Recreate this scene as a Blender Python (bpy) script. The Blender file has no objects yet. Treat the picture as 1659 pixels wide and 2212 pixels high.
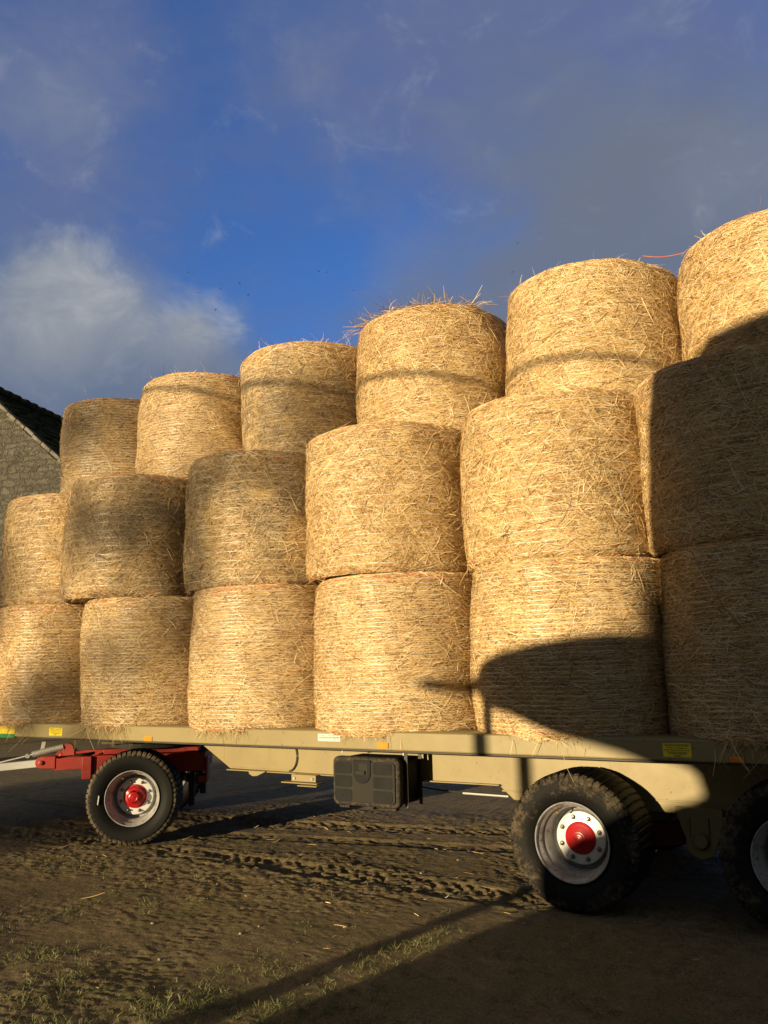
import bpy, bmesh, math, random
import numpy as np
from mathutils import Vector, Matrix
R_ = math.radians
scene = bpy.context.scene
COL = scene.collection

# ------------------------------------------------------------------ camera frame
YAW, PITCH, ROLL = 2.12829464, 0.18047357, -0.02384198
CAM = np.array([0.0, -5.53634, 1.56284])
FPX, CX, CY = 1825.643, 829.5, 1106.0          # for a 1659 x 2212 picture
fw = np.array([math.cos(YAW)*math.cos(PITCH), math.sin(YAW)*math.cos(PITCH), math.sin(PITCH)])
rt = np.cross(fw, [0, 0, 1]); rt /= np.linalg.norm(rt); up = np.cross(rt, fw)
c_, s_ = math.cos(ROLL), math.sin(ROLL)
rt, up = c_*rt+s_*up, -s_*rt+c_*up
def ray(px, py):
    d = fw+rt*(px-CX)/FPX-up*(py-CY)/FPX
    return d
def at_y(px, py, Y):
    d = ray(px, py); return CAM+d*((Y-CAM[1])/d[1])
def at_dist(px, py, D):
    d = ray(px, py); return CAM+d/np.linalg.norm(d)*D
cam = bpy.data.cameras.new('camera'); camo = bpy.data.objects.new('camera', cam); COL.objects.link(camo)
camo.matrix_world = Matrix(((rt[0], up[0], -fw[0], CAM[0]), (rt[1], up[1], -fw[1], CAM[1]), (rt[2], up[2], -fw[2], CAM[2]), (0, 0, 0, 1)))
cam.sensor_fit = 'VERTICAL'; cam.sensor_height = 36; cam.sensor_width = 27; cam.lens = FPX/2212*36
cam.clip_end = 5000
scene.camera = camo

AZ, EL = R_(78), R_(7)
SUN = np.array([math.cos(AZ)*math.cos(EL), math.sin(AZ)*math.cos(EL), -math.sin(EL)])

# ------------------------------------------------------------------ node helpers
def mat(name):
    m = bpy.data.materials.new(name); m.use_nodes = True
    nt = m.node_tree; b = nt.nodes['Principled BSDF']
    return m, nt, b
def N(nt, t, **kw):
    n = nt.nodes.new(t)
    for k, v in kw.items():
        if k.startswith('_'): setattr(n, k[1:], v)
        else: n.inputs[int(k[1:]) if k[0] == 'i' and k[1:].isdigit() else k.replace('_', ' ')].default_value = v
    return n
def L(nt, a, b): nt.links.new(a, b)
def ramp(nt, fac, stops, interp='LINEAR'):
    r = nt.nodes.new('ShaderNodeValToRGB'); cr = r.color_ramp; cr.interpolation = interp
    while len(cr.elements) < len(stops): cr.elements.new(0.5)
    for e, (p, c) in zip(cr.elements, stops):
        e.position = p; e.color = (c[0], c[1], c[2], 1) if hasattr(c, '__len__') else (c, c, c, 1)
    L(nt, fac, r.inputs[0]); return r
def mixc(nt, fac, a, b, mode='MIX'):
    m = nt.nodes.new('ShaderNodeMix'); m.data_type = 'RGBA'; m.blend_type = mode
    for sock, v in ((m.inputs[0], fac), (m.inputs[6], a), (m.inputs[7], b)):
        if hasattr(v, 'links') or hasattr(v, 'is_linked'): L(nt, v, sock)
        else: sock.default_value = v if not hasattr(v, '__len__') else (v[0], v[1], v[2], 1)
    return m.outputs[2]
def math_(nt, op, a, b=None, c=None, clamp=False):
    m = nt.nodes.new('ShaderNodeMath'); m.operation = op; m.use_clamp = clamp
    for i, v in enumerate((a, b, c)):
        if v is None: continue
        if hasattr(v, 'is_linked'): L(nt, v, m.inputs[i])
        else: m.inputs[i].default_value = v
    return m.outputs[0]
def noise(nt, vec, scale, detail=5, rough=0.55, dist=0):
    n = nt.nodes.new('ShaderNodeTexNoise'); n.inputs['Scale'].default_value = scale
    n.inputs['Detail'].default_value = detail; n.inputs['Roughness'].default_value = rough; n.inputs['Distortion'].default_value = dist
    if vec is not None: L(nt, vec, n.inputs['Vector'])
    return n
def coords(nt, kind='Object', scale=None):
    t = nt.nodes.new('ShaderNodeTexCoord'); o = t.outputs[kind]
    if scale:
        mp = nt.nodes.new('ShaderNodeMapping'); mp.inputs['Scale'].default_value = scale; L(nt, o, mp.inputs['Vector']); o = mp.outputs[0]
    return o
def bump(nt, b, h, strength, dist):
    n = nt.nodes.new('ShaderNodeBump'); n.inputs['Strength'].default_value = strength; n.inputs['Distance'].default_value = dist
    L(nt, h, n.inputs['Height']); L(nt, n.outputs[0], b.inputs['Normal'])
def simple(name, col, rough=0.5, metal=0.0, spec=0.5, dirt=None, dirt_amt=0.5, dirt_scale=6, bumps=None):
    m, nt, b = mat(name)
    co = coords(nt)
    n = noise(nt, co, dirt_scale, 8, 0.65)
    dk = dirt if dirt else tuple(x*0.75 for x in col)
    r = ramp(nt, n.outputs[0], [(0.45, 0), (0.72, 1)])
    f = math_(nt, 'MULTIPLY', r.outputs[0], dirt_amt)
    L(nt, mixc(nt, f, col, dk), b.inputs['Base Color'])
    rr = math_(nt, 'MULTIPLY_ADD', r.outputs[0], 0.35*dirt_amt, rough, clamp=True); L(nt, rr, b.inputs['Roughness'])
    b.inputs['Metallic'].default_value = metal; b.inputs['Specular IOR Level'].default_value = spec
    if bumps:
        n2 = noise(nt, co, bumps[0], 4); bump(nt, b, n2.outputs[0], bumps[1], bumps[2])
    return m

# ------------------------------------------------------------------ materials
def straw_material():
    m, nt, b = mat('straw')
    g = nt.nodes.new('ShaderNodeNewGeometry')
    oi = nt.nodes.new('ShaderNodeObjectInfo')
    rnd = g.outputs['Random Per Island']
    r = ramp(nt, rnd, [(0.0, (0.13, 0.075, 0.03)), (0.10, (0.38, 0.235, 0.095)), (0.34, (0.64, 0.45, 0.205)), (0.68, (0.79, 0.59, 0.30)), (0.90, (0.89, 0.73, 0.43)), (1.0, (0.95, 0.87, 0.65))])
    # weathered grey-brown patches, amount per bale
    co = coords(nt, 'Object')
    ad = nt.nodes.new('ShaderNodeVectorMath'); ad.operation = 'ADD'; L(nt, co, ad.inputs[0])
    sc = nt.nodes.new('ShaderNodeVectorMath'); sc.operation = 'SCALE'; L(nt, oi.outputs['Random'], sc.inputs['Scale']); sc.inputs[0].default_value = (37, 53, 71)
    L(nt, sc.outputs[0], ad.inputs[1])
    n = noise(nt, ad.outputs[0], 1.9, 4, 0.6)
    sep = nt.nodes.new('ShaderNodeSeparateColor'); L(nt, oi.outputs['Color'], sep.inputs[0])
    pat = ramp(nt, n.outputs[0], [(0.36, 0), (0.62, 1)])
    amt = math_(nt, 'MULTIPLY', pat.outputs[0], sep.outputs[0])
    hsv = nt.nodes.new('ShaderNodeHueSaturation'); hsv.inputs['Saturation'].default_value = 0.72; hsv.inputs['Value'].default_value = 0.52
    L(nt, r.outputs[0], hsv.inputs['Color'])
    c1 = mixc(nt, amt, r.outputs[0], hsv.outputs[0])
    nb = noise(nt, ad.outputs[0], 3.4, 6, .65); c1 = mixc(nt, math_(nt, 'MULTIPLY', ramp(nt, nb.outputs[0], [(.42, 0), (.7, 1)]).outputs[0], .55), c1, mixc(nt, 1.0, c1, (.72, .62, .50), 'MULTIPLY'))
    # overall warmth per bale
    c2 = mixc(nt, sep.outputs[1], c1, (0.97, 0.84, 0.68), 'MULTIPLY')
    L(nt, c2, b.inputs['Base Color'])
    b.inputs['Roughness'].default_value = 0.42
    b.inputs['Specular IOR Level'].default_value = 0.35
    return m
M_STRAW = straw_material()
def core_material():
    m, nt, b = mat('packed_straw')
    co = coords(nt, 'Object', (1, 1, 5))
    n = noise(nt, co, 26, 8, 0.75)
    r = ramp(nt, n.outputs[0], [(0.3, (0.10, 0.055, 0.02)), (0.55, (0.34, 0.22, 0.09)), (0.8, (0.55, 0.39, 0.18))])
    L(nt, r.outputs[0], b.inputs['Base Color']); b.inputs['Roughness'].default_value = 0.85
    bump(nt, b, n.outputs[0], 0.9, 0.02)
    return m
M_CORE = core_material()
M_TWINE = simple('orange_red_twine', (0.62, 0.13, 0.075), 0.6, dirt=(0.55, 0.3, 0.14), dirt_amt=0.9, dirt_scale=9)
def net_material():
    m, nt, b = mat('net_wrap')
    b.inputs['Base Color'].default_value = (0.82, 0.76, 0.66, 1); b.inputs['Roughness'].default_value = 0.35
    return m
M_NET = net_material()
PAINT = (0.285, 0.230, 0.108)
def paint_material():
    m, nt, b = mat('beige_paint')
    co = coords(nt)
    n = noise(nt, co, 3.0, 8, 0.7); n2 = noise(nt, co, 55, 3, 0.6)
    v = nt.nodes.new('ShaderNodeTexVoronoi'); v.inputs['Scale'].default_value = 17; L(nt, co, v.inputs['Vector'])
    spots = ramp(nt, v.outputs['Distance'], [(0.07, 1), (0.16, 0)])
    gate = ramp(nt, n.outputs[0], [(0.46, 0), (0.58, 1)])
    sp = math_(nt, 'MULTIPLY', spots.outputs[0], gate.outputs[0])
    f0 = ramp(nt, n.outputs[0], [(0.38, 0), (0.72, 0.5)])
    c = mixc(nt, f0.outputs[0], PAINT, (0.19, 0.145, 0.07))
    c = mixc(nt, math_(nt, 'MULTIPLY', sp, 0.75), c, (0.075, 0.05, 0.022))
    L(nt, c, b.inputs['Base Color'])
    L(nt, math_(nt, 'MULTIPLY_ADD', n.outputs[0], 0.25, 0.36), b.inputs['Roughness'])
    b.inputs['Specular IOR Level'].default_value = 0.4
    return m
M_PAINT = paint_material()
M_RED = simple('red_paint', (0.40, 0.035, 0.025), 0.42, dirt=(0.30, 0.10, 0.06), dirt_amt=0.55, dirt_scale=7, bumps=(60, 0.15, 0.003))
M_NUT = simple('lug_nut_steel', (0.22, 0.215, 0.21), 0.4, 0.5, dirt=(0.1, 0.085, 0.07), dirt_amt=0.6, dirt_scale=30)
M_REDSHADE = simple('shaded_dirty_red_paint', (0.16, 0.018, 0.014), 0.7, dirt=(0.07, 0.045, 0.03), dirt_amt=0.9, dirt_scale=5)  # darker copy of the red for the shade under the deck, plus dirt
M_REDGLOSS = simple('red_gloss_paint', (0.36, 0.008, 0.012), 0.3, dirt=(0.22, 0.012, 0.012), dirt_amt=0.4, dirt_scale=9)
M_SILVER = simple('galvanised_steel', (0.60, 0.60, 0.58), 0.42, 0.35, dirt=(0.42, 0.38, 0.30), dirt_amt=0.4, dirt_scale=14)
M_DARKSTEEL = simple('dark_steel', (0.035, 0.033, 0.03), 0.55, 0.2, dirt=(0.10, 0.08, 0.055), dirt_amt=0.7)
M_CHROME = simple('spring_steel', (0.55, 0.54, 0.5), 0.3, 0.85, dirt=(0.2, 0.16, 0.11), dirt_amt=0.6, dirt_scale=20)
def rim_material():
    m, nt, b = mat('rim_paint')
    co = coords(nt)
    n = noise(nt, co, 9, 8, 0.72); n2 = noise(nt, co, 38, 5, 0.7)
    f = ramp(nt, n.outputs[0], [(0.48, 0), (0.68, 1)])
    f2 = ramp(nt, n2.outputs[0], [(0.58, 0), (0.64, 1)])
    c = mixc(nt, math_(nt, 'MULTIPLY', f.outputs[0], 0.85), (0.36, 0.365, 0.365), (0.14, 0.112, 0.085))
    c = mixc(nt, math_(nt, 'MULTIPLY', f2.outputs[0], 0.8), c, (0.10, 0.075, 0.05))
    L(nt, c, b.inputs['Base Color']); b.inputs['Metallic'].default_value = 0.1
    L(nt, math_(nt, 'MULTIPLY_ADD', f.outputs[0], 0.3, 0.35), b.inputs['Roughness'])
    return m
M_RIM = rim_material()
M_DISC = simple('white_wheel_disc', (0.74, 0.74, 0.73), 0.35, 0.1, dirt=(0.5, 0.46, 0.4), dirt_amt=0.4, dirt_scale=18)
def tyre_material(name, amt, r0=.27, gain=1.15):
    m, nt, b = mat(name)
    co = coords(nt)
    n = noise(nt, co, 7, 9, 0.72); n2 = noise(nt, co, 45, 6, 0.75)
    # mud collects towards the shoulder: radius from the hub
    sx = nt.nodes.new('ShaderNodeSeparateXYZ'); L(nt, co, sx.inputs[0])
    rad = math_(nt, 'SQRT', math_(nt, 'ADD', math_(nt, 'POWER', sx.outputs[0], 2), math_(nt, 'POWER', sx.outputs[2], 2)))
    mr = nt.nodes.new('ShaderNodeMapRange'); L(nt, rad, mr.inputs[0]); mr.inputs[1].default_value = r0; mr.inputs[2].default_value = 0.405; mr.inputs[3].default_value = -0.05+amt; mr.inputs[4].default_value = 0.12+amt*gain
    t = math_(nt, 'ADD', math_(nt, 'MULTIPLY', n.outputs[0], 0.9), mr.outputs[0])
    t = math_(nt, 'MULTIPLY_ADD', n2.outputs[0], 0.45, t)
    gt = nt.nodes.new('ShaderNodeMapRange'); L(nt, sx.outputs[1], gt.inputs[0]); gt.inputs[1].default_value = .0; gt.inputs[2].default_value = .03; gt.inputs[3].default_value = 0; gt.inputs[4].default_value = -.42
    t = math_(nt, 'ADD', t, gt.outputs[0])
    f = ramp(nt, t, [(0.70, 0), (0.94, 1)])
    mud = mixc(nt, n2.outputs[0], (0.045, 0.035, 0.024), (0.25, 0.20, 0.13))
    L(nt, mixc(nt, f.outputs[0], (0.008, 0.0078, 0.0076), mud), b.inputs['Base Color'])
    L(nt, math_(nt, 'MULTIPLY_ADD', f.outputs[0], 0.3, 0.6), b.inputs['Roughness'])
    b.inputs['Specular IOR Level'].default_value = 0.3
    h = math_(nt, 'MULTIPLY', n2.outputs[0], f.outputs[0]); b.inputs['Specular IOR Level'].default_value = 0.15; bump(nt, b, h, 0.7, 0.012)
    return m
M_TYRE = tyre_material('muddy_tyre', -0.02)
M_TYREF = tyre_material('worn_tyre', -0.30, .345, -.30)
M_PLASTIC = simple('black_plastic', (0.007, 0.007, 0.007), 0.6, spec=.2, dirt=(0.018, 0.016, 0.013), dirt_amt=0.55, dirt_scale=8)
M_PANEL = simple('dusty_grey_plastic', (0.026, 0.0235, 0.0185), 0.7, spec=.2, dirt=(0.05, 0.043, 0.032), dirt_amt=0.6, dirt_scale=7)
M_MUDPL = simple('mud_splashed_plastic', (0.014, 0.013, 0.012), 0.75, dirt=(0.12, 0.088, 0.05), dirt_amt=0.95, dirt_scale=42, bumps=(60, 0.9, 0.01))
M_ORANGE = simple('orange_reflector', (0.85, 0.27, 0.012), 0.25, dirt_amt=0.15)
M_YELLOW = simple('yellow_sticker', (0.83, 0.66, 0.03), 0.4, dirt_amt=0.1)
M_WHITE = simple('white_sticker', (0.74, 0.70, 0.64), 0.4, dirt_amt=0.15)
M_GREEN = simple('green_sticker', (0.02, 0.22, 0.085), 0.4, dirt_amt=0.1)
M_INK = simple('black_ink', (0.03, 0.028, 0.02), 0.5, dirt_amt=0.1)
M_REDINK = simple('red_ink', (0.65, 0.06, 0.05), 0.5, dirt_amt=0.1)
M_GREYINK = simple('grey_ink', (0.16, 0.16, 0.17), 0.5, dirt_amt=0.1)
M_FLOOR = simple('deck_planks', (0.16, 0.11, 0.06), 0.8, dirt_amt=0.5)
M_BRASS = simple('brass', (0.6, 0.42, 0.12), 0.35, 0.9, dirt_amt=0.4)
M_CHALK = simple('white_chalk', (0.62, 0.62, 0.58), 0.8, dirt=(0.1, 0.1, 0.1), dirt_amt=0.8, dirt_scale=60)

# ------------------------------------------------------------------ mesh helpers
def link(name, me, m=None, parent=None, smooth=False):
    o = bpy.data.objects.new(name, me); COL.objects.link(o)
    if m is not None:
        for x in (m if isinstance(m, (list, tuple)) else [m]): me.materials.append(x)
    if parent is not None: o.parent = parent
    if smooth: me.polygons.foreach_set('use_smooth', np.ones(len(me.polygons), bool))
    return o
def np_mesh(name, verts, quads):
    verts = np.asarray(verts, np.float32); quads = np.asarray(quads, np.int32)
    k = quads.shape[1]
    me = bpy.data.meshes.new(name)
    me.vertices.add(len(verts)); me.vertices.foreach_set('co', verts.ravel())
    me.loops.add(quads.size); me.loops.foreach_set('vertex_index', quads.ravel())
    me.polygons.add(len(quads)); me.polygons.foreach_set('loop_start', np.arange(0, quads.size, k, dtype=np.int32))
    me.polygons.foreach_set('loop_total', np.full(len(quads), k, np.int32))
    me.update(calc_edges=True); me.validate()
    return me
class MB:
    def __init__(s): s.v = []; s.f = []; s.mi = []
    def add(s, vs, fs, mi=0):
        b = len(s.v); s.v += [tuple(map(float, v)) for v in vs]; s.f += [tuple(b+i for i in f) for f in fs]; s.mi += [mi]*len(fs)
    def box(s, x0, x1, y0, y1, z0, z1, M=None, mi=0):
        vs = [Vector((x, y, z)) for z in (z0, z1) for y in (y0, y1) for x in (x0, x1)]
        if M is not None: vs = [M@v for v in vs]
        s.add(vs, [(0, 2, 3, 1), (4, 5, 7, 6), (0, 1, 5, 4), (2, 6, 7, 3), (0, 4, 6, 2), (1, 3, 7, 5)], mi)
    def prism(s, pts, y0, y1, M=None, mi=0):        # outline in x,z, depth in y
        n = len(pts); vs = [Vector((x, y0, z)) for x, z in pts]+[Vector((x, y1, z)) for x, z in pts]
        if M is not None: vs = [M@v for v in vs]
        fs = [tuple(range(n)), tuple(reversed(range(n, 2*n)))]+[(i, i+n, (i+1) % n+n, (i+1) % n) for i in range(n)]
        s.add(vs, fs, mi)
    def lathe(s, prof, n=96, M=None, mi=0, rfun=None, closed=False):   # (y, r) about the y axis
        vs = []; k = len(prof)
        for i in range(n):
            a = 2*math.pi*i/n
            for j, (y, r) in enumerate(prof):
                r2 = r+(rfun(a, y, r) if rfun else 0)
                v = Vector((r2*math.cos(a), y, r2*math.sin(a)))
                vs.append(M@v if M is not None else v)
        fs = []
        for i in range(n):
            i2 = (i+1) % n
            for j in range(k-1 if not closed else k):
                j2 = (j+1) % k
                fs.append((i*k+j, i2*k+j, i2*k+j2, i*k+j2))
        s.add(vs, fs, mi)
    def disc(s, y, r, n=48, M=None, mi=0):
        vs = [Vector((r*math.cos(2*math.pi*i/n), y, r*math.sin(2*math.pi*i/n))) for i in range(n)]
        if M is not None: vs = [M@v for v in vs]
        s.add(vs, [tuple(range(n))], mi)
    def tube(s, pts, r, n=8, mi=0, taper=None):
        pts = [Vector(p) for p in pts]; rings = []
        for i, p in enumerate(pts):
            d = (pts[min(i+1, len(pts)-1)]-pts[max(i-1, 0)]).normalized()
            a = d.cross(Vector((0, 0, 1)))
            if a.length < 1e-3: a = d.cross(Vector((1, 0, 0)))
            a.normalize(); b = d.cross(a)
            rr = r if taper is None else r+(taper-r)*i/max(1, len(pts)-1)
            rings.append([p+a*rr*math.cos(2*math.pi*k/n)+b*rr*math.sin(2*math.pi*k/n) for k in range(n)])
        vs = [v for rg in rings for v in rg]; fs = []
        for i in range(len(pts)-1):
            for k in range(n):
                fs.append((i*n+k, i*n+(k+1) % n, (i+1)*n+(k+1) % n, (i+1)*n+k))
        fs.append(tuple(range(n))); fs.append(tuple(reversed(range((len(pts)-1)*n, len(pts)*n))))
        s.add(vs, fs, mi)
    def build(s, name, m, parent=None, bevel=0, smooth=False, seg=2):
        me = bpy.data.meshes.new(name); me.from_pydata(s.v, [], s.f); 
        bm = bmesh.new(); bm.from_mesh(me); bmesh.ops.recalc_face_normals(bm, faces=bm.faces); bm.to_mesh(me); bm.free()
        if any(s.mi): me.polygons.foreach_set('material_index', s.mi)
        o = link(name, me, m, parent)
        if bevel:
            b = o.modifiers.new('edge', 'BEVEL'); b.width = bevel; b.segments = seg; b.limit_method = 'ANGLE'; b.angle_limit = R_(40)
            b.harden_normals = False
        if smooth or bevel:
            me.polygons.foreach_set('use_smooth', np.ones(len(me.polygons), bool))
            try: me.set_sharp_from_angle(angle=R_(38))
            except Exception: pass
        return o
def tag(o, label=None, cat=None, group=None, kind=None):
    for k, v in (('label', label), ('category', cat), ('group', group), ('kind', kind)):
        if v: o[k] = v
    return o
def empty(name, loc=(0, 0, 0), rot=(0, 0, 0), parent=None):
    o = bpy.data.objects.new(name, None); COL.objects.link(o); o.location = loc; o.rotation_euler = rot
    o.empty_display_size = 0.2
    if parent is not None: o.parent = parent
    return o

# value noise for numpy
def vnoise(x, y, seed=0):
    xi = np.floor(x).astype(np.int64); yi = np.floor(y).astype(np.int64); xf = x-xi; yf = y-yi
    def h(a, b):
        n = (a*374761393+b*668265263+seed*982451653) & 0x7fffffff
        n = ((n ^ (n >> 13))*1274126177) & 0x7fffffff
        return ((n ^ (n >> 16)) & 0xffff)/65535.0
    u = xf*xf*(3-2*xf); v = yf*yf*(3-2*yf)
    return (h(xi, yi)*(1-u)+h(xi+1, yi)*u)*(1-v)+(h(xi, yi+1)*(1-u)+h(xi+1, yi+1)*u)*v
def fbm(x, y, oct=4, seed=0, gain=0.5):
    t = 0; a = 1; s = 0
    for i in range(oct):
        t = t+a*vnoise(x*2**i+17.3*i, y*2**i-9.1*i, seed+i); s += a; a *= gain
    return t/s

# ------------------------------------------------------------------ STRAW BALES
RB, HB = 0.74, 1.20
def prof_r(z, barrel, er=0.06):
    zz = np.clip(z, 0, HB)
    r = RB*(1+barrel*(1-(2*zz/HB-1)**2)-barrel*0.5)
    e = np.minimum(zz, HB-zz); q = np.clip(1-e/er, 0, 1)
    return r-er*(1-np.sqrt(np.clip(1-q*q, 0, 1)))
def lump(th, z, ph):
    return 0.012*np.sin(th*2+ph*1.3)*np.cos(z*2.2+ph)+0.010*np.sin(2*th+ph)+0.008*np.sin(3*th+ph*2+z*3)+0.006*np.sin(5*th-ph+z*6)+0.005*np.sin(9*th+z*11+ph)
def strips(P, T, Wd, wid, lengthwise):
    """P (n,k,3) centre lines, Wd (n,k,3) width vectors, wid (n,)"""
    n, k, _ = P.shape
    prof = np.array([0.8, 1, 1, 0.55])[:k]
    half = Wd*(wid[:, None, None]*0.5)*prof[None, :, None]
    V = np.stack([P-half, P+half], axis=2).reshape(n*k*2, 3)
    base = (np.arange(n)*k*2)[:, None]+(np.arange(k-1)*2)[None, :]
    F = np.stack([base, base+1, base+3, base+2], axis=-1).reshape(-1, 4)
    return V, F
def side_straw(rng, n, barrel, ph, net_bands, big=False):
    th0 = rng.uniform(0, 2*np.pi, n); z0 = rng.uniform(0.0, HB, n)
    wild = rng.random(n) < (0.34 if net_bands > .6 else 0.72)
    ang = np.where(wild, rng.uniform(-1.35, 1.35, n), rng.normal(0, 0.24, n))
    Ln = np.clip(rng.lognormal(np.log(0.095), 0.5, n), 0.025, 0.30)
    wid = rng.uniform(0.0018, 0.0042, n)*np.where(rng.random(n) < 0.08, 1.5, 1)
    lift = rng.uniform(-0.016, 0.004, n)+np.where(rng.random(n) < 0.03, rng.uniform(0.0, 0.008, n), 0)
    endl = np.where(rng.random(n) < 0.02, rng.uniform(0.004, 0.03, n), rng.uniform(-0.01, 0.004, n))
    curl = rng.normal(0, 0.12, n)
    if big:
        ang = np.where(rng.random(n) < .6, rng.uniform(-1.4, 1.4, n), rng.normal(0, .3, n)); Ln = np.clip(rng.lognormal(np.log(.13), .4, n), .05, .34); wid = rng.uniform(.0032, .0056, n); lift = rng.uniform(-.002, .007, n); endl = np.where(rng.random(n) < .12, rng.uniform(.004, .018, n), 0)
    t = np.linspace(-0.5, 0.5, 4)[None, :]
    a = ang[:, None]+curl[:, None]*t*2
    th = th0[:, None]+t*Ln[:, None]*np.cos(a)/RB
    z = z0[:, None]+t*Ln[:, None]*np.sin(a)
    z = np.clip(z, 0.003, HB-0.002)
    band = 0.0045*np.sin(2*np.pi*z/0.031+0.6*np.sin(3*th+ph))*net_bands
    r = prof_r(z, barrel)+lump(th, z, ph)+lift[:, None]+band+endl[:, None]*np.clip(t*2, 0, 1)**2
    P = np.stack([r*np.cos(th), r*np.sin(th), z], -1)
    rad = np.stack([np.cos(th), np.sin(th), 0*th], -1); tan = np.stack([-np.sin(th), np.cos(th), 0*th], -1); zz = np.zeros_like(rad); zz[..., 2] = 1
    wv = -np.sin(a)[..., None]*tan+np.cos(a)[..., None]*zz
    roll = rng.normal(0, 0.42, n)[:, None, None]
    W = wv*np.cos(roll)+rad*np.sin(roll)
    return strips(P, None, W, wid, None)
def free_straw(rng, base, dirs, Ln, wid, droop=0.0, bd=.30):
    n = len(base); t = np.linspace(0, 1, 4)[None, :, None]
    bend = np.clip(rng.normal(0, bd, (n, 1, 3)), -2*bd, 2*bd)
    P = base[:, None, :]+dirs[:, None, :]*Ln[:, None, None]*t+bend*Ln[:, None, None]*t*t
    P[..., 2] -= droop*Ln[:, None]*(t[..., 0]**2)
    W = np.cross(dirs, rng.normal(0, 1, (n, 3))); W /= np.linalg.norm(W, axis=1)[:, None]+1e-9
    return strips(P, None, np.repeat(W[:, None, :], 4, 1), wid, None)
def rim_straw(rng, n, barrel, ph, top):
    th = rng.uniform(0, 2*np.pi, n); e = rng.uniform(0, 0.07, n)
    z = HB-e if top else e
    r = prof_r(z, barrel)+lump(th, z, ph)-0.012
    base = np.stack([r*np.cos(th), r*np.sin(th), z], -1)
    rad = np.stack([np.cos(th), np.sin(th), 0*th], -1); tan = np.stack([-np.sin(th), np.cos(th), 0*th], -1); zz = np.zeros_like(rad); zz[:, 2] = 1
    sg = 1 if top else -1
    d = tan*rng.normal(0, 1.1, n)[:, None]+rad*rng.uniform(-0.15, 0.35, n)[:, None]+zz*(sg*rng.uniform(-0.25, 0.30, n))[:, None]
    d /= np.linalg.norm(d, axis=1)[:, None]
    return free_straw(rng, base, d, rng.uniform(0.02, 0.075, n), rng.uniform(0.0018, 0.0034, n), 0.15)
def face_straw(rng, n, z, barrel):
    rr = np.sqrt(rng.random(n))*(RB-0.22); th = rng.uniform(0, 2*np.pi, n)
    base = np.stack([rr*np.cos(th), rr*np.sin(th), np.full(n, z)+rng.uniform(-0.01, 0.015, n)], -1)
    a = rng.uniform(0, 2*np.pi, n); d = np.stack([np.cos(a), np.sin(a), rng.normal(0, 0.04, n)], -1)
    return free_straw(rng, base, d, rng.uniform(0.05, 0.13, n), rng.uniform(0.0025, 0.005, n), 0, .12)
def cat(parts):
    V = []; F = []; b = 0
    for v, f in parts: V.append(v); F.append(f+b); b += len(v)
    return np.concatenate(V), np.concatenate(F)
def helix(rng, z0, z1, turns, barrel, ph, w, off, wob, n=110):
    k = int(turns*n); q = np.arange(k+1); th = 2*np.pi*q/n
    zc = z0+(z1-z0)*q/k+wob*(np.sin(1.37*th+rng.uniform(0, 6))+.6*np.sin(3.3*th+rng.uniform(0, 6))+.5*np.sin(7.7*th+rng.uniform(0, 6)))
    zc = np.clip(zc, .004, HB-.004)
    rr = prof_r(zc, barrel)+lump(th, zc, ph)+off+0.002*np.sin(11*th)
    V = np.stack([np.stack([rr*np.cos(th), rr*np.sin(th), zc+dz], -1) for dz in (-w/2, w/2)], 1).reshape(-1, 3)
    i = np.arange(k)*2
    return V, np.stack([i, i+2, i+3, i+1], -1)
NVAR = 6
variants = []
for k in range(NVAR):
    rng = np.random.default_rng(100+k)
    barrel = [0.034, 0.018, 0.008, 0.046, 0.012, 0.026][k]; ph = k*1.7
    netb = [1.0, 0.35, 1.0, 0.3, 1.0, 0.5][k]
    # core: closed lathe with caps
    nz, nt_ = 26, 96
    zs = np.linspace(0, HB, nz); th = np.linspace(0, 2*np.pi, nt_, endpoint=False)
    TH, ZZ = np.meshgrid(th, zs)
    rr = prof_r(ZZ, barrel)+lump(TH, ZZ, ph)-0.026
    V = np.stack([rr*np.cos(TH), rr*np.sin(TH), np.clip(ZZ, 0.004, HB-0.004)], -1).reshape(-1, 3)
    F = [(j*nt_+i, j*nt_+(i+1) % nt_, (j+1)*nt_+(i+1) % nt_, (j+1)*nt_+i) for j in range(nz-1) for i in range(nt_)]
    me = bpy.data.meshes.new('bale_core'); me.from_pydata(V.tolist(), [], F+[tuple(reversed(range(nt_))), tuple(range((nz-1)*nt_, nz*nt_))])
    me.materials.append(M_CORE)
    me.polygons.foreach_set('use_smooth', [len(p.vertices) == 4 for p in me.polygons])
    sv, sf = cat([side_straw(rng, 88000, barrel, ph, netb), side_straw(rng, [1500, 4200, 1800, 4500, 1300, 3600][k], barrel, ph, 0, True), rim_straw(rng, 420, barrel, ph, True), rim_straw(rng, 220, barrel, ph, False), face_straw(rng, 2600, HB, barrel)])
    ms = np_mesh('bale_straw', sv, sf); ms.materials.append(M_STRAW)
    tw = []
    for z0, z1, tu in ((HB-0.006, HB-0.075-.02*(k % 2), 2.6+(k % 3)), (0.012, 0.07+.02*(k % 2), 1.2+(k % 2))):
        tv, tf = helix(rng, z0, z1, tu, barrel, ph, 0.0042, -0.0005, 0.009)
        mt = np_mesh('bale_twine', tv, tf); mt.materials.append(M_TWINE); tw.append(mt)
    nv, nf = helix(rng, 0.05, HB-.04, (HB-.09)/(.031 if netb > .6 else .075), barrel, ph, 0.0024, 0.0035, 0.0022)
    mn = np_mesh('bale_net', nv, nf); mn.materials.append(M_NET)
    mt = tw
    variants.append((me, ms, mt, mn))
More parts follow.
